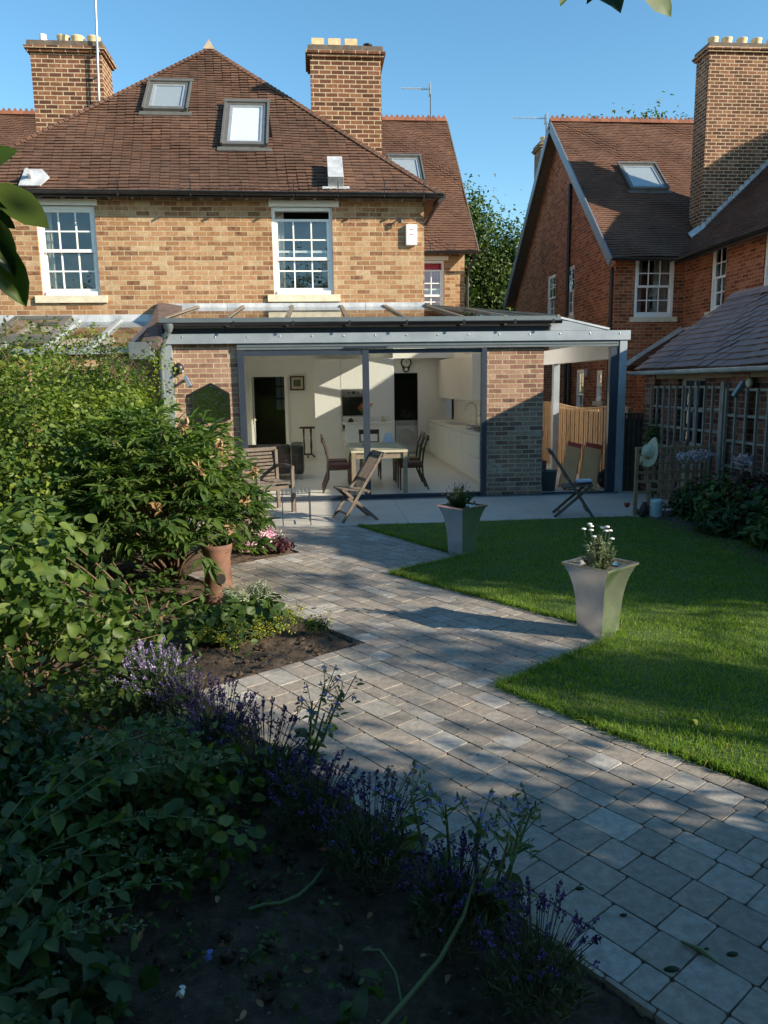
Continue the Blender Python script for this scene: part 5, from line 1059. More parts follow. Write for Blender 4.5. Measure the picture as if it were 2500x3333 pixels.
M_PURL = LG('purple_leaf', (.04,.014,.02), (.07,.022,.03), (.10,.035,.04), .2)
M_STEM = plain('green_stem', (.10,.14,.05), .6); M_TWIG = plain('brown_twig', (.13,.085,.05), .8, bmp=.003); M_BARK = plain('tree_bark', (.10,.075,.055), .9, nscale=10, var=.35, bmp=.02)
def twigs(name, base, tips, parent, r0=.012, r1=.003, mat=None, bend=.12, n=5):
    mb = MB(); base = Vector(base)
    for q in tips:
        q = Vector(q); b0 = base+Vector((random.uniform(-.06,.06), random.uniform(-.06,.06), 0)); pts = []
        for i in range(5):
            f = i/4; pts.append(b0.lerp(q, f)+Vector((0,0,bend*math.sin(f*math.pi)*(q-b0).length*.5)))
        mb.tube(pts, [r0+(r1-r0)*i/4 for i in range(5)], n, False)
    return mb.build(name, mat or M_TWIG, parent)
def shrub(name, label, cat, base, ells, nc, per, spread, L, wr, mat, ntw=14, shell=.5, group=None, tmat=None, rnd=.6, droop=.15, out=1.0, zmin=.03):
    t = thing(name, label, cat, base, group); P_, nn, tt, cc = clumps(ells, nc, per, spread, shell, zmin, out)
    leaves('foliage', mat, P_, nn, L, wr, t, tint=tt, rnd=rnd, droop=droop)
    sel = cc[rng.choice(len(cc), min(ntw, len(cc)), False)]; twigs('stems', base, [tuple(q) for q in sel if q[2] > .08], t, mat=tmat); return t
# --- hedge of small yellow-green leaves on the left
shrub('hedge', 'tall yellow-green climber hedge filling the left boundary in front of the lean-to roof', 'hedge', (-3.0,8.2,0),
  [((-3.2,8.3,1.05),(1.15,1.7,1.18)),((-2.35,9.3,1.05),(.65,1.3,1.02)),((-4.2,7.2,1.1),(1.0,1.6,1.2)),((-2.5,7.4,.9),(.7,1.1,.95)),((-3.4,5.9,.8),(.9,1.2,.95)),((-2.35,10.2,1.0),(.6,1.0,1.3)),((-3.3,9.6,1.2),(1.3,.9,1.25)),((-4.6,9.0,1.2),(1.2,1.2,1.2))], 3300, 22, .075, .055, .6, M_HEDGE, 60, .62)
# loose sprigs above the hedge
t = thing('climber_sprigs', 'thin leafy climber sprigs sticking up from the top of the left hedge', 'climber', (-3,8.4,2.0)); tw = MB(); P_ = []
for i in range(46):
    x = random.uniform(-3.9,-1.9); yy = random.uniform(7.6,9.4); z = 2.0-.35*abs(x+3)*.4; a = random.uniform(0,6.28); L = random.uniform(.15,.5)
    pts = [Vector((x,yy,z)), Vector((x+.3*L*math.cos(a),yy+.3*L*math.sin(a),z+.6*L)), Vector((x+.8*L*math.cos(a),yy+.8*L*math.sin(a),z+L))]; tw.tube(pts, .004, 4, False)
    for j in range(14): f = random.random()*2; q = pts[int(f)].lerp(pts[int(f)+1], f-int(f)); P_.append(tuple(q+Vector((random.uniform(-.04,.04),random.uniform(-.04,.04),random.uniform(-.02,.04)))))
tw.build('sprig_stems', M_TWIG, t); leaves('sprig_leaves', M_MID, P_, np.tile([0,0,1.], (len(P_),1)), .05, .5, t)
# --- tree peony: compound leaves
def peony():
    t = thing('tree_peony', 'big dark green cut-leaved shrub with dry brown seed heads leaning over the path', 'shrub', (-1.35,7.1,0)); pos = []; dr = []; nr = []; tt = []; L = []; st = MB(); tips = []
    for i in range(820):
        u = nrmz(rng.normal(0,1,3)); u[2] = abs(u[2])*1.2-.35; f = rng.uniform(.5,1.04); c = np.array([-1.46,7.05,.74])+u*np.array([.90,1.0,.98])*f
        if c[2] < .12: continue
        hz = np.array([u[0],u[1],.0]); hz = hz/(np.linalg.norm(hz)+1e-6); fd = nrmz(hz*.9+np.array([0,0,.35*u[2]])+rng.normal(0,.28,3)); sd = nrmz(np.cross(fd,[0,0,1.])); tn = rng.normal(.45,.18)+.25*max(u[2],0)
        fl = rng.uniform(.16,.26); tips.append(c)
        for g, ga in ((1.0,0),(.55,.75),(.55,-.75)):
            gd = nrmz(fd*math.cos(ga)+sd*math.sin(ga)); o = c+fd*fl*(.55 if ga == 0 else .25)+gd*fl*.12
            st.tube([Vector(c), Vector(c+fd*fl*.25), Vector(o)], .0025, 3, False)
            for la in (0,.6,-.6,1.05,-1.05)[:(5 if ga == 0 else 4)]:
                s2 = np.cross(gd,[0,0,1.]); ld = nrmz(gd*math.cos(la)+s2*math.sin(la)+np.array([0,0,-.18])); pos.append(o+gd*fl*.1*(1-abs(la))); dr.append(ld); nr.append([rng.normal(0,.15),rng.normal(0,.15),1.]); tt.append(np.clip(tn+rng.normal(0,.1),0,1)); L.append(fl*.56)
    leaves('foliage', M_PEON, np.array(pos), np.array(nr), np.array(L), .34, t, dirv=np.array(dr), tint=np.array(tt), rnd=.12, droop=.12, fold=.08)
    st.build('leaf_stalks', M_STEM, t); twigs('stems', (-1.38,7.1,0), [tuple(tips[i]) for i in range(0, len(tips), 11)], t, .016, .005)
    d = MB(); fp = []
    for q in ((-.95,6.25,1.15),(-1.3,6.2,.85),(-.62,6.5,.82),(-.8,6.35,1.32),(-1.75,6.3,.95),(-.55,6.75,1.05),(-1.05,6.2,1.5),(-.75,6.4,.62)):
        fp = [(q[0]+random.gauss(0,.022), q[1]+random.gauss(0,.022), q[2]+random.gauss(0,.02)) for k in range(18)]; leaves('seed_head', M_DRY, fp, np.tile([0,-.5,.2],(len(fp),1)), .055, .4, t, rnd=1.2)
    return t
peony()
# round-leaved shrub near left
shrub('round_leaved_shrub', 'shrub with broad rounded pale green leaves and brown twigs at the left edge', 'shrub', (-1.75,4.5,0), [((-1.85,4.5,.66),(.58,.6,.42)),((-1.45,4.3,.40),(.42,.45,.33)),((-2.1,4.7,.6),(.5,.6,.5)),((-1.25,4.75,.3),(.3,.35,.22))], 330, 6, .10, .074, .8, M_VIB, 30, .35, rnd=.75, droop=.12)
shrub('undergrowth', 'low bright green leafy ground plants under the big shrub', 'ground plant', (-1.3,5.7,0), [((-1.3,5.75,.12),(.55,.5,.28)),((-1.75,5.3,.1),(.6,.5,.3)),((-2.3,6.2,.6),(.5,.6,.6)),((-1.0,4.95,.08),(.35,.35,.2))], 260, 9, .06, .06, .6, M_MID, 20, .3)
shrub('variegated_shrub', 'pale variegated climbing shrub at the far left edge', 'shrub', (-2.9,5.2,0), [((-2.9,5.4,1.2),(.5,.6,.55)),((-2.6,5.0,.8),(.4,.5,.4))], 240, 7, .08, .085, .6, LG('variegated_leaf', (.10,.16,.05), (.22,.28,.12), (.40,.44,.25), .3), 16, .5)
# alchemilla with lime flowers
shrub('lady_mantle', 'low scalloped green plant with lime yellow flowers in the triangular bed', 'flowering plant', (-.55,5.5,0), [((-.58,5.6,.07),(.30,.24,.12)),((-.72,5.35,.06),(.22,.2,.1))], 130, 6, .045, .07, 1.0, M_MID, 10, .3, rnd=.35)
def flowerheads(name, centers, mat, parent, per, spread, size, **k):
    P_ = np.concatenate([np.array(c)+rng.normal(0,spread,(per,3)) for c in centers]); return leaves(name, mat, P_, np.tile([0,0,1.],(len(P_),1)), size, .8, parent, rnd=1.0, **k)
t = thing('lime_flower_sprays', 'sprays of tiny lime yellow flowers edging the green clump', 'flowers', (-.3,5.4,0)); fc_ = []
for i in range(95):
    a, b = random.gauss(0,.13), random.gauss(0,.07); cx, cy = random.choice([(-.36,5.28),(-.18,5.52),(-.22,5.45),(-.66,5.10),(-.50,5.22),(-.80,5.18)]); fc_.append((cx+a*.7,cy+b,random.uniform(.05,.16)))
flowerheads('flower_heads', fc_, M_LIME, t, 16, .016, .014); twigs('stems', (-.4,5.35,0), fc_[::5], t, .003, .0015, M_STEM)
shrub('green_tuft', 'small fine dark green tuft at the right end of the lime flowers', 'plant', (-.03,5.37,0), [((-.03,5.37,.04),(.09,.08,.07))], 60, 12, .018, .03, .2, M_MID, 4, .2)
for x, yy, lb in ((-.70,6.02,'silvery grey bushy plant beside the terracotta pot foot'),(-.50,6.12,'smaller silvery grey plant nearer the path edge')):
    shrub('silver_plant', lb, 'silver plant', (x,yy,0), [((x,yy,.09),(.10,.09,.13))], 90, 12, .02, .035, .22, M_SILV, 10, .25, group='silvery plants by the terracotta pot', tmat=M_STEM)
t = shrub('pink_flowering_plant', 'bushy plant covered in small pink flowers where the path meets the patio', 'flowering plant', (-.78,8.55,0), [((-.72,8.45,.15),(.20,.34,.22))], 200, 10, .04, .035, .5, M_MID, 14, .3)
P_, nn, tt, cc = clumps([((-.72,8.43,.18),(.22,.36,.24))], 330, 5, .022, .85); leaves('flowers', M_PINKF, P_, nn, .028, .9, t, rnd=.5)
shrub('purple_leaved_plant', 'small dark purple-leaved plant beside the pink flowers', 'plant', (-.44,8.25,0), [((-.44,8.25,.06),(.14,.12,.09))], 70, 7, .03, .045, .8, M_PURL, 6, .3)
t = thing('white_flower_sprig', 'little white flower sprig above the purple leaves', 'flowers', (-.42,8.3,0)); flowerheads('flowers', [(-.42,8.3,.2),(-.46,8.3,.16),(-.38,8.28,.17)], M_WHF, t, 10, .015, .02); twigs('stems', (-.42,8.3,0), [(-.42,8.3,.2),(-.46,8.3,.16)], t, .003, .002, M_STEM)
# --- lavender
def lavender(seed, n=110, h=.38, fl=M_LAVF):
    global rng
    t = thing('lavender', 'x', 'lavender', (0,0,0), 'lavender plants edging the path'); mb = MB(); fp = []; fd = []; lp = []; ld = []
    rr = random.Random(seed)
    for i in range(n):
        a = rr.uniform(0, 6.283); k = rr.random()**.6; tip = Vector((math.cos(a)*.22*k, math.sin(a)*.22*k, h*(1-.35*k*k)*rr.uniform(.75,1.12))); b = Vector((tip.x*.25, tip.y*.25, .02)); mid = b.lerp(tip, .5)+Vector((0,0,.03))
        mb.tube([b, mid, tip], .0016, 3, False); d = (tip-mid).normalized(); Lf = rr.uniform(.03,.05)
        for j in range(13): q = tip-d*Lf*(j/13); fp.append((q.x+rr.gauss(0,.0035), q.y+rr.gauss(0,.0035), q.z)); fd.append((d.x+rr.gauss(0,.6), d.y+rr.gauss(0,.6), d.z+rr.gauss(0,.6)))
    for i in range(900):
        a = rr.uniform(0,6.283); k = rr.random()**.5; q = Vector((math.cos(a)*.16*k, math.sin(a)*.16*k, rr.uniform(.02,.20)*(1-.4*k))); lp.append(tuple(q)); ld.append((q.x*2+rr.gauss(0,.3), q.y*2+rr.gauss(0,.3), .7))
    mb.build('stems', M_LAVL, t); leaves('foliage', M_LAVL, lp, np.tile([0,0,1.],(len(lp),1)), .05, .10, t, dirv=np.array(ld), rnd=.8); leaves('flower_spikes', fl, fp, np.tile([0,0,1.],(len(fp),1)), .012, .8, t, dirv=np.array(fd), rnd=.8); return t
la = lavender(1, 85, .34); lb_ = lavender(2, 70, .38); lc = lavender(3, 85, .34, M_LAVP)
LV = [(lc,-.93,4.12,.0,1.05,'pale lilac lavender in the sun at the top of the row'),(la,-.72,3.90,1,.8,'small dark lavender just behind the pale lilac one'),(la,-.50,3.55,2,.95,'purple lavender leaning on the bright path edge, left of the borage'),(lb_,-.27,3.18,3,.95,'dark lavender directly below the tall borage'),(la,-.05,2.85,4,.9,'dark lavender in the middle of the row'),(lb_,.16,2.55,5,.9,'dark lavender left of the leafy borage clump'),(la,.42,2.22,.6,.85,'dark lavender under the lowest borage flowers'),(lb_,.60,1.92,1.7,.8,'lowest lavender of the row near the photo bottom')]
used = set()
for src, x, yy, a, s, lb in LV:
    if src.name in used: copy_tree(src, (x,yy,0), a, lb, None, s*1.1)
    else: used.add(src.name); move(src, (x,yy,0), a, s*1.1); src['label'] = lb
# --- borage
def borage(x, yy, h, lean, label, nst=3, seed=0):
    rr = random.Random(seed); t = thing('borage', label, 'borage', (x,yy,0), 'borage plants with blue star flowers by the path'); mb = MB(); lp = []; ld = []; LL = []; fp = []; bd = []
    for s in range(nst):
        a = rr.uniform(-1,1)+s*2.1; top = Vector((x+lean[0]+.14*math.cos(a)*(s > 0), yy+lean[1]+.14*math.sin(a)*(s > 0), h*rr.uniform(.75,1.0))); base = Vector((x,yy,0)); mid = base.lerp(top,.5)+Vector((.02*math.cos(a),.02*math.sin(a),.0)); mb.tube([base, mid, top], [.009,.007,.004], 6)
        for j in range(6):
            f = .15+j*.14; q = base.lerp(top, f); b = rr.uniform(0,6.28); lp.append(tuple(q)); ld.append((math.cos(b), math.sin(b), .25)); LL.append(.13*(1.2-f))
        for j in range(6):
            b = rr.uniform(0,6.28); q = top+Vector((.07*math.cos(b), .07*math.sin(b), rr.uniform(-.05,.06))); mb.tube([top-Vector((0,0,.05)), q+Vector((0,0,.02)), q], .0022, 4, False)
            for k in range(3): bd.append((q.x+rr.gauss(0,.012), q.y+rr.gauss(0,.012), q.z+rr.gauss(0,.012)))
            if rr.random() < .62:
                for k in range(5): c = k*1.257; fp.append((q, (math.cos(c), math.sin(c), -.1)))
            lp.append(tuple(q-Vector((0,0,.03)))); ld.append((math.cos(b),math.sin(b),-.1)); LL.append(.035)
    mb.build('stems', M_STEM, t); leaves('foliage', M_MID, lp, np.tile([0,0,1.],(len(lp),1)), np.array(LL), .52, t, dirv=np.array(ld), rnd=.3, droop=.25)
    leaves('buds', M_LAVL, bd, np.tile([0,0,1.],(len(bd),1)), .02, .5, t, rnd=1, kind='stuff')
    for i in range(0, len(fp), 5):
        g5 = fp[i:i+5]; leaves('flower', M_BORF, [tuple(q[0]) for q in g5], np.tile([0,-.3,1.],(5,1)), .017, .5, t, dirv=np.array([q[1] for q in g5]), rnd=.15, hi=False)
    return t
borage(-.12,3.28,.50,(.07,-.02),'tall branching borage with hairy buds standing before the sunlit paving',4,4)
borage(.28,2.62,.34,(-.02,.02),'slim borage stem behind the middle lavender',1,9); borage(.40,2.32,.42,(.0,.0),'leafy upright borage right of the middle lavender',2,6); borage(.52,2.22,.40,(.12,.03),'spreading borage with most blue flowers leaning over the path',4,11)
mb = MB(); mb.tube([(.05,1.72,.01),(.14,1.84,.03),(.23,1.92,.05),(.33,2.0,.09),(.42,2.1,.15),(.48,2.2,.22)], [.008,.008,.0075,.007,.006,.004], 8); mb.tube([(.2,1.9,.04),(.19,1.97,.08),(.15,2.03,.11),(.10,2.06,.09)], .004, 6); mb.build('fallen_shoot', M_STEM, None, (.25,1.95,0), 'thick pale green stem bending up from the soil at the photo bottom', 'stem')
mb = MB(); mb.tube([(-.02,2.55,.03),(-.06,2.49,.02),(-.11,2.44,.012),(-.17,2.41,.01),(-.23,2.41,.01),(-.28,2.39,.01)], .007, 6); mb.build('fallen_shoot', M_STEM, None, (-.12,2.42,0), 'short pale stem lying on the bare soil', 'stem')
shrub('wilted_leaves', 'large drooping grey-green leaves on the soil beside the thick stem', 'leaves', (.08,1.78,0), [((.10,1.82,.05),(.10,.09,.05))], 9, 2, .04, .075, .7, M_DKL, 3, .3, droop=.6)
shrub('bed_filler', 'mixed mid green leafy plants between the brown slab and the lavender row', 'leafy plant', (-.85,3.0,0), [((-1.0,3.0,.10),(.35,.35,.22)),((-.75,3.45,.08),(.22,.25,.15)),((-.85,2.6,.08),(.25,.22,.16))], 240, 7, .05, .045, .6, M_MID, 16, .3)
shrub('bed_filler', 'pale green broad-leaved clump in the middle of the foreground bed', 'leafy plant', (-.6,2.8,0), [((-.60,2.85,.16),(.22,.26,.17)),((-.45,2.6,.09),(.16,.16,.10)),((-.42,3.05,.12),(.14,.16,.12))], 120, 5, .05, .058, .7, M_VIB, 14, .3)
shrub('bed_filler', 'small green seedlings and weeds dotted over the bare soil', 'leafy plant', (-.3,2.2,0), [((-.3,2.3,.01),(.55,.45,.03)),((.0,2.0,.01),(.4,.3,.03))], 60, 5, .02, .025, .6, M_MID, 3, .1, zmin=-.01)
# --- arching leafy stems in the foreground bed
def arching(label, base, tips, seed, L=.075, mat=None, name='arching_plant'):
    rr = random.Random(seed); t = thing(name, label, 'leafy plant', base); mb = MB(); lp = []; ld = []; LL = []; bd = []
    for q in tips:
        b0 = Vector(base); q = Vector(q); pts = [b0.lerp(q, i/6)+Vector((0,0,.5*(q-b0).length*.35*math.sin(math.pi*i/6))) for i in range(7)]; mb.tube(pts, [.006-.0007*i for i in range(7)], 5, False); side = (q-b0).cross(Vector((0,0,1))).normalized()
        for j in range(24):
            f = .25+.75*j/24; k = min(int(f*6),5); c = pts[k].lerp(pts[k+1], f*6-k); sg = 1 if j % 2 else -1; d = (q-b0).normalized()*.5+side*sg; lp.append(tuple(c)); ld.append((d.x+rr.gauss(0,.2),d.y+rr.gauss(0,.2),.1+rr.gauss(0,.2))); LL.append(L*(1.35-.75*f))
            if f > .6:
                for k2 in range(4): bd.append((c.x+rr.gauss(0,.015),c.y+rr.gauss(0,.015),c.z+.01+rr.gauss(0,.01)))
    mb.build('stems', M_STEM, t); leaves('foliage', mat or M_MID, lp, np.tile([0,0,1.],(len(lp),1)), np.array(LL), .62, t, dirv=np.array(ld), rnd=.35, droop=.2); leaves('buds', M_LAVL, bd, np.tile([0,0,1.],(len(bd),1)), .014, .7, t, rnd=1, kind='stuff'); return t
arching('sprawling pale green stems with broad leaves left of the lavender row', (-1.15,2.9,.08), [(-.62,3.25,.34),(-.5,2.95,.38),(-.75,3.3,.3),(-.55,2.75,.3),(-.7,3.1,.42),(-.85,3.2,.25),(-.45,3.15,.2),(-.95,2.6,.3),(-.8,2.85,.45),(-.6,3.05,.15)], 8, .08, M_VIB)
arching('low trailing green stems in the bottom left of the bed', (-1.1,1.9,.08), [(-.62,2.2,.2),(-.5,2.35,.16),(-.7,2.45,.28),(-.6,1.95,.12),(-.75,1.75,.18),(-.9,2.3,.3),(-.55,2.1,.2),(-.45,2.55,.12)], 12, .065, M_MID)
arching('long arching light green stems with toothed leaves over the foreground bed', (-1.25,2.35,.1), [(-.55,3.0,.42),(-.35,2.75,.38),(-.25,2.6,.18),(-.6,2.65,.22),(-.75,3.0,.28),(-.45,2.45,.12),(-.8,2.6,.35),(-.5,2.85,.3),(-.62,2.5,.2),(-.9,2.9,.38),(-.7,2.75,.15),(-.42,2.92,.34),(-.95,2.7,.25),(-.6,2.9,.2)], 3, .075)
shrub('dark_leafy_plant', 'mass of small dark lobed leaves beside the brown slab', 'leafy plant', (-1.35,3.3,0), [((-1.45,3.45,.15),(.42,.4,.28)),((-1.1,3.15,.1),(.25,.3,.18)),((-1.7,3.0,.2),(.4,.5,.35))], 480, 7, .06, .052, .8, M_DKL, 22, .3)
shrub('dark_leafy_plant', 'very dark leafy growth in the bottom left corner', 'leafy plant', (-1.1,2.1,0), [((-1.25,2.35,.15),(.35,.45,.25)),((-.85,1.75,.12),(.22,.3,.16)),((-1.2,1.7,.15),(.35,.4,.25))], 420, 7, .06, .055, .7, M_DKL, 18, .3)
shrub('broad_leaved_plant', 'few broad dark leaves near the white bellflowers', 'leafy plant', (-.70,1.95,0), [((-.70,1.95,.10),(.16,.14,.10))], 26, 3, .05, .085, .7, M_DKL, 10, .4)
shrub('green_clump', 'low mixed green clump at the sunny end of the lavender row', 'leafy plant', (-1.1,4.2,0), [((-1.15,4.1,.1),(.28,.25,.2)),((-1.0,4.45,.08),(.25,.2,.14))], 120, 8, .05, .05, .6, M_MID, 12, .3)
for i, (x, yy, z, mt, lb) in enumerate([(-.48,2.70,.13,M_BORF,'violet bellflower hanging over the soil, the upper of two'),(-.38,2.13,.06,M_BORF,'violet bellflower low over the soil, the lower of two'),(-.44,2.0,.06,M_WHF,'white bellflower near the bottom of the bed'),(-.15,1.72,.05,M_WHF,'white flower cut by the photo bottom edge')]):
    t = thing('bellflower', lb, 'bellflower', (x,yy,0), 'bellflowers in the foreground bed'); ps = [(x,yy,z)]*6; dd = [(math.cos(k*1.047)*.7, math.sin(k*1.047)*.7, -.5) for k in range(6)]
    leaves('petals', mt, ps, np.array([(-q[2]*q[0],-q[2]*q[1],.6) for q in dd]), .026, .9, t, dirv=np.array(dd), rnd=.05); twigs('stem', (x-.05,yy+.03,0), [(x,yy,z)], t, .002, .0015, M_STEM)
# scattered stones and bits on the soil and path
P_ = [(random.uniform(-.9,.6), random.uniform(1.7,2.9)) for _ in range(150)]+[(random.uniform(-.8,.2), random.uniform(4.8,5.6)) for _ in range(120)]; mb = MB()
for x, yy in P_:
    if not inside(np.array([x]), np.array([yy]), PATH)[0]: s = random.choice((.002,.003,.003,.004,.006)); mb.ball((x,yy,-.008), s*1.3,s,s*.8, 6, 4)

mb2 = MB()
for _ in range(900):
    x = random.uniform(-1.6,.7); yy = random.uniform(1.5,3.6) if random.random() < .7 else random.uniform(4.6,6.2)
    if not inside(np.array([x]), np.array([yy]), PATH)[0]:
        s_ = random.choice((.005,.007,.009,.013,.018)); b0_ = len(mb2.v); mb2.ball((x,yy,-.012), s_*1.3,s_,s_*.8, 6, 4); 
        for i in range(b0_, len(mb2.v)): q = Vector(mb2.v[i]); mb2.v[i] = tuple(q+Vector((random.gauss(0,s_*.2),random.gauss(0,s_*.2),random.gauss(0,s_*.15))))
mb2.build('soil_clods', M_SOIL, None, (0,0,0), 'crumbly clods of earth over the beds', 'clods', kind='stuff')
DL = [(random.uniform(-1.2,.5), random.uniform(1.6,3.0), .0) for _ in range(45)]; leaves('dead_leaves', M_DRY, DL, np.tile([0,0,1.],(45,1)), .035, .5, None, rnd=.5, hi=True, label='dry brown leaves and bits on the soil', cat='leaf litter', kind='stuff')
mb.build('pebbles', plain('pebble', (.16,.12,.09), .8, var=.4, nscale=20), None, (0,0,0), 'small pebbles and crumbs scattered over the bed soil', 'pebbles', kind='stuff')
mb = MB()
for x, yy, s in ((.90,2.38,.012),(1.0,2.23,.010),(1.05,1.98,.018),(1.27,2.02,.014),(1.55,3.0,.006),(.2,4.3,.008),(-.05,6.0,.014),(1.35,2.6,.006),(.75,3.4,.005),(1.2,2.05,.006)): mb.ball((x,yy,.004), s*1.5,s*.7,s*.4, 7, 4)
mb.build('path_debris', M_DKL, None, (0,0,0), 'dark crumbs and bits of leaf lying on the paving', 'debris', kind='stuff')
mb = MB(); mb.tube([(1.13,2.08,.012),(1.17,2.03,.016),(1.20,1.98,.01)], [.004,.009,.003], 6); mb.build('green_pod', M_STEM, None, (1.16,2.03,0), 'green pod lying on the near paving', 'pod')
leaves('fallen_leaf', M_LIME, [(1.93,3.57,.035),(1.94,3.58,.04)], np.array([[0,0,1.],[0,-.4,1.]]), .035, .7, None, rnd=.2, label='pale fallen leaf on the sunny lawn', cat='leaf')
# --- planter plants
t = thing('button_flower_plant', 'silvery green plant with white button flowers growing in the nearer planter', 'potted plant', (1.99,5.07,.48)); mb = MB(); lp = []; ld = []; fp = []
for i in range(130):
    a = random.uniform(0,6.28); k = random.random()**.7; tip = Vector((1.97+.12*k*math.cos(a), 5.05+.12*k*math.sin(a), .48+random.uniform(.08,.25)*(1.1-.4*k))); b = Vector((1.97+.03*math.cos(a), 5.05+.03*math.sin(a), .47)); mb.tube([b,tip], .0022, 4, False)
    for j in range(30): q = b.lerp(tip, .15+.85*random.random()); lp.append(tuple(q)); ld.append((math.cos(a)+random.gauss(0,.8), math.sin(a)+random.gauss(0,.8), .8))
for dx, dy, z in ((-.115,0,.80),(-.065,.02,.83),(-.06,0,.79),(-.045,.04,.81),(-.05,-.03,.75),(.03,.02,.80),(.055,0,.81),(.04,-.02,.785),(.08,.01,.78),(.08,-.03,.73),(.01,.02,.82)):
    q = Vector((1.97+dx, 5.05+dy, z-.015)); mb.tube([(1.97+dx*.5,5.05+dy*.5,.55), q], .0026, 5, False); fp.append(q)
mb.build('stems', M_LAVL, t); leaves('foliage', M_SILV, lp, np.tile([0,0,1.],(len(lp),1)), .024, .22, t, dirv=np.array(ld), rnd=.7); MWB = plain('white_button', (.78,.79,.74), .7)
for q in fp[:-1]: MB().ball(q, .019,.019,.007, 10, 5).build('button_flower', MWB, t)

t = thing('planter_lavender', 'dark bushy lavender with a few tall pale buds growing in the farther planter', 'potted plant', (1.53,7.8,.48)); mb = MB(); lp = []; ld = []; fp = []
for i in range(90):
    a = random.uniform(0,6.28); k = random.random()**.6; tip = Vector((1.51+.17*k*math.cos(a), 7.8+.17*k*math.sin(a),   .48+random.uniform(.10,.28)*(1.1-.45*k))); b = Vector((1.51,7.8,.47)); mb.tube([b,tip], .002, 3, False)
    for j in range(20): q = b.lerp(tip, .2+.8*random.random()); lp.append(tuple(q)); ld.append((math.cos(a)+random.gauss(0,.6), math.sin(a)+random.gauss(0,.6), .9))
for dx, z in ((-.15,.70),(-.12,.74),(-.13,.66),(-.06,.76),(-.03,.72),(-.08,.69),(.03,.73),(.07,.77),(.09,.72),(.14,.68),(-.19,.66),(.0,.70)): q = Vector((1.51+dx,7.8,z)); mb.tube([(1.51+dx*.3,7.8,.5),q], .0022, 4, False); fp += [tuple(q+Vector((random.gauss(0,.004),random.gauss(0,.004),random.gauss(0,.008)))) for _ in range(8)]
mb.build('stems', M_LAVL, t); leaves('foliage', M_DKL, lp, np.tile([0,0,1.],(len(lp),1)), .035, .16, t, dirv=np.array(ld), rnd=.6); leaves('buds', M_LAVP, fp, np.tile([0,0,1.],(len(fp),1)), .014, .7, t, rnd=1, kind='stuff')
# --- right border
RB = [(4.98,9.35,.3,.28,'low leafy plants in front of the lattice screen'),(5.0,8.75,.42,.42,'leafy border clump under the pale lilac flowers'),(5.08,8.0,.45,.42,'leafy border clump in the middle of the garage wall'),(5.1,7.2,.4,.45,'leafy border clump at the right photo edge'),(4.75,8.3,.2,.26,'light green strap-leaved plants on the lawn side of the border'),(4.9,7.5,.22,.28,'broad green border leaves nearest the camera')]
for i, (x, yy, h, r_, lb) in enumerate(RB): shrub('border_plant', lb, 'border plant', (x,yy,0), [((x,yy,h*.45),(r_*.85,r_*1.25,h))], 150, 9, .06, .085 if i < 4 else .13, .55 if i < 4 else .28, M_DKL if i % 2 == 0 else M_MID, 16, .35, group='plants filling the right border', rnd=.5, droop=.3)
shrub('dark_shrub', 'dark reddish shrub in front of the trellis behind the border', 'shrub', (5.12,8.5,0), [((5.14,8.45,.5),(.18,.55,.22))], 110, 8, .06, .05, .7, M_PURL, 14, .4)
for cx, cy, cz, r_, lb in ((4.80,9.35,.83,.08,'left pale lilac flower head over the lattice screen'),(4.96,9.3,.84,.08,'right pale lilac flower head over the lattice screen'),(5.15,8.65,.84,.09,'pale lilac flower head near the right photo edge')):
    t = thing('lilac_flower_head', lb, 'flower head', (cx,cy,0), 'pale lilac flower heads in the right border'); flowerheads('petals', [(cx+random.gauss(0,r_*.6),cy+random.gauss(0,r_*.4),cz+random.gauss(0,r_*.3)) for _ in range(26)], LG('lilac_petal', (.42,.34,.48), (.55,.47,.60), (.68,.62,.72), .25), t, 14, .018, .036); twigs('stems', (cx+.05,cy,0), [(cx,cy,cz),(cx+.05,cy,cz-.05)], t, .005, .003, M_STEM)
shrub('wall_climber', 'small green climber on the trellis beside the garage corner', 'climber', (5.2,11.3,0), [((5.2,11.3,1.0),(.07,.15,.18))], 40, 7, .035, .05, .6, M_MID, 5, .3)
# --- trees
def tree(name, label, base, h, crown, nc, per, L, spread=.28, r0=.3, group=None, nl=9, wr=.6, mat=None, shell=.35, lean=(0,0)):
    t = thing(name, label, 'tree', base, group); b = Vector(base); top = b+Vector((lean[0],lean[1],h*.62)); mb = MB(); mb.tube([b, b.lerp(top,.33)+Vector((.06*h*.1,0,0)), b.lerp(top,.7), top], [r0, r0*.75, r0*.55, r0*.35], 10); mb.build('trunk', M_BARK, t)
    P_, nn, tt, cc = clumps(crown, nc, per, spread, shell, .3); leaves('crown', mat or M_TREE, P_, nn, L, wr, t, tint=tt, rnd=.8)
    mb = MB(); idx = rng.choice(len(cc), min(nl*3, len(cc)), False)
    for i, k in enumerate(idx):
        q = Vector(cc[k]); s = b.lerp(top, .45+.55*(i%5)/5); mb.tube([s, s.lerp(q,.5)+Vector((0,0,.1*(q-s).length)), q], [r0*.28, r0*.14, r0*.05], 5, False)
    mb.build('limbs', M_BARK, t); return t
G_T = 'trees beyond the houses'
tree('broadleaf_tree', 'tall green tree seen in the gap between the two houses', (6.4,31,0), 8.5, [((5.9,31,7.4),(1.7,1.6,1.9)),((7.1,31,5.5),(2.3,1.8,2.2)),((6.0,31,4.0),(2.0,1.6,1.8)),((8.3,31,6.4),(1.4,1.5,1.5))], 1500, 24, .15, .30, .3, G_T, 14)
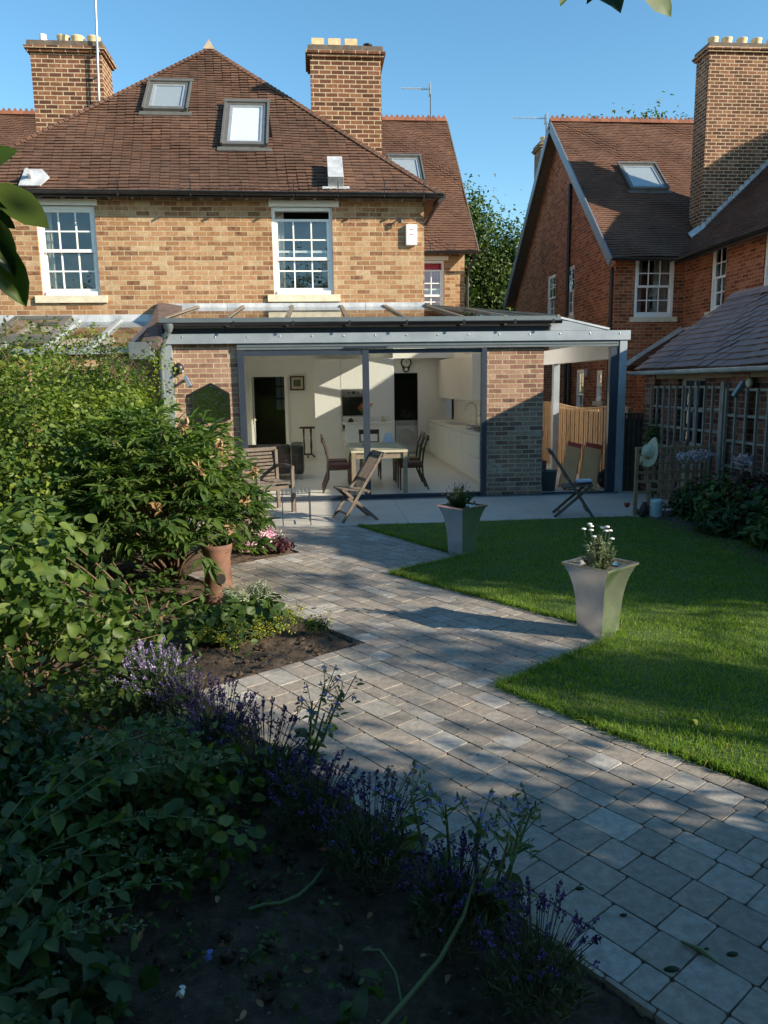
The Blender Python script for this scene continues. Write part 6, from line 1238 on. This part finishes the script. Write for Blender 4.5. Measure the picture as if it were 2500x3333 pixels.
tree('broadleaf_tree', 'tree tops peeping over the neighbouring crested ridge', (13,34,0), 12, [((12.2,34,11.9),(.8,1.2,1.2)),((14.9,34,12.1),(1.5,1.3,1.5)),((17.0,34,11.8),(1.2,1.2,1.4)),((14,34,10),(4,2,2))], 520, 18, .18, .28, .35, G_T, 12)
# out-of-view trees, shrubs and hedge, shaped and placed to shade the garden
G_S = 'garden trees around the viewpoint'
tree('shade_tree', 'out-of-view tree right of the viewpoint, crown shaped to drop shade bands', (11.6,-1.6,0), 8, [((10.9,-.5,4.15),(.6,.36,.9)),((10.9,-.45,4.2),(.6,.36,.9)),((10.9,1.9,4.1),(.6,.45,.8)),((10.9,1.95,4.1),(.6,.4,.8)),((10.9,3.3,5.2),(.5,.5,.4)),((10.9,-.2,5.25),(.5,.10,.5)),((10.9,-.85,5.6),(.7,.10,.3)),((10.9,1.15,5.3),(.6,.14,.5)),((10.9,.5,5.6),(.6,.1,.4))], 250, 22, .10, .20, .14, G_S, 3, shell=.1)  # crown clumps placed so their shadows land as bands on lawn and path
tree('shade_tree', 'large out-of-view tree behind the viewpoint, canopy spread to dim the foreground', (-1.2,-3.6,0), 8, [((-1.4,.1,4.3),(3.0,2.4,.65)),((1.9,-.5,4.4),(2.6,2.2,.65)),((-1.0,-2.4,4.0),(3.4,2.8,1.5)),((2.4,-4.0,4.4),(2.6,2.2,1.9)),((-4.4,-2.0,4.0),(2.2,2.6,1.8)),((-.8,-.6,5.2),(3.0,1.6,.8))], 750, 14, .17, .32, .3, G_S)  # canopy extended overhead to cut sky light on the foreground
tree('shade_tree', 'garden tree to the left of the viewpoint', (-5.6,2.2,0), 6, [((-5.4,2.4,3.9),(1.7,2.2,1.6)),((-4.2,1.0,3.4),(1.4,1.6,1.4))], 360, 15, .15, .3, .22, G_S)
shrub('shade_shrub', 'unseen dense shrub added right of the viewpoint to shade the near path', 'shrub', (5.2,-1.6,0), [((5.0,-.6,1.9),(.9,1.75,2.1)),((5.0,-.2,1.3),(.8,1.35,1.4)),((4.5,-3.8,1.9),(1.4,1.6,2.0)),((7.0,-1.9,3.1),(1.4,1.9,2.0)),((8.6,-2.9,3.9),(1.2,1.4,1.6))], 3200, 14, .16, .11, .6, M_TREE, 40, .35)  # occluder out of view, keeps sun off the near path and bed
shrub('shade_shrub', 'unseen dense shrub added behind the viewpoint to block sky light', 'shrub', (.5,-3.6,0), [((.5,-3.4,1.5),(2.4,.8,1.7)),((-3.0,-2.6,1.5),(2.0,1.2,1.7))], 700, 14, .16, .11, .6, M_TREE, 40, .35)  # added out of view to hold back sky light
shrub('added_backdrop_hedge', 'unseen dense hedge added behind the viewpoint to darken glass reflections', 'hedge', (0,-8,0), [((x_,-8+.4*math.sin(x_),2.6),(2.2,1.2,3.0)) for x_ in (-12,-9,-6,-3,0,3,6)], 2600, 14, .2, .26, .65, M_TREE, 40, .3)  # added so the glazing mirrors dark foliage instead of sky
# overhanging branch with big leaves, upper left
t = thing('overhanging_branch', 'branch with big glossy oval leaves hanging in from the left edge', 'branch', (-.95,1.9,2.2)); mb = MB(); mb.tube([(-1.9,1.6,2.5),(-1.2,1.8,2.42),(-.9,1.95,2.30),(-.76,2.0,2.18)], [.02,.014,.008,.004], 6, False); mb.tube([(-1.0,1.9,2.36),(-.85,1.95,2.42),(-.76,2.0,2.44)], .005, 5, False); mb.tube([(-.86,1.97,2.26),(-.80,2.0,2.14),(-.78,2.0,2.06)], .004, 5, False); mb.build('twigs', M_TWIG, t)
BL = [((-.80,2.0,2.47),(.45,0,-.9)),((-.84,2.0,2.49),(.9,0,-.5)),((-.82,2.0,2.40),(.2,0,-1)),((-.80,2.0,2.33),(.95,0,.10)),((-.84,2.0,2.36),(-.3,0,.6)),((-.80,2.0,2.30),(.9,.1,-.35)),((-.74,2.0,2.29),(.85,-.1,-.72)),((-.78,2.0,2.25),(.6,0,-.85)),((-.76,2.0,2.22),(.35,.1,-1)),((-.80,2.0,2.22),(.05,0,-1)),((-.80,1.98,2.26),(.75,-.1,-.5)),((-.82,2.0,2.2),(-.4,0,-.8)),((-.84,2.0,2.28),(-.5,0,-.6)),((-.80,2.02,2.26),(.4,.2,-.8)),((-.83,2.0,2.15),(.1,0,-1)),((-.80,1.98,2.33),(.6,-.2,-.4)),((-.76,2.01,2.17),(.45,0,-.9)),((-.82,2.0,2.52),(.1,0,-1))]
rng = np.random.default_rng(21); BL = [((a[0]-.015,a[1],a[2]), b) for a, b in BL]
M_BIG = LG('glossy_big_leaf', (.02,.045,.012), (.04,.075,.016), (.08,.12,.025), .35, .3)
leaves('foliage', M_BIG, [q[0] for q in BL], np.tile([.15,-1.,.25],(len(BL),1)), .150, .48, t, dirv=np.array([q[1] for q in BL]), rnd=.22, droop=.05)
t = thing('branch_tip', 'two leaf tips poking down at the top edge of the photo', 'branch', (.55,1.5,2.6)); mb = MB(); mb.tube([(1.6,1.0,3.0),(.95,1.5,2.80),(.66,1.6,2.64)], [.01,.006,.003], 5, False); mb.build('twigs', M_TWIG, t)
leaves('foliage', M_DKL, [(.62,1.6,2.62),(.58,1.6,2.61),(.52,1.6,2.60),(.66,1.6,2.62)], np.tile([.1,-1,.3],(4,1)), .12, .45, t, dirv=np.array([(-.25,0,-1),(.3,0,-1),(-.1,0,-.7),(.6,0,-.25)]), rnd=.2, droop=.05)
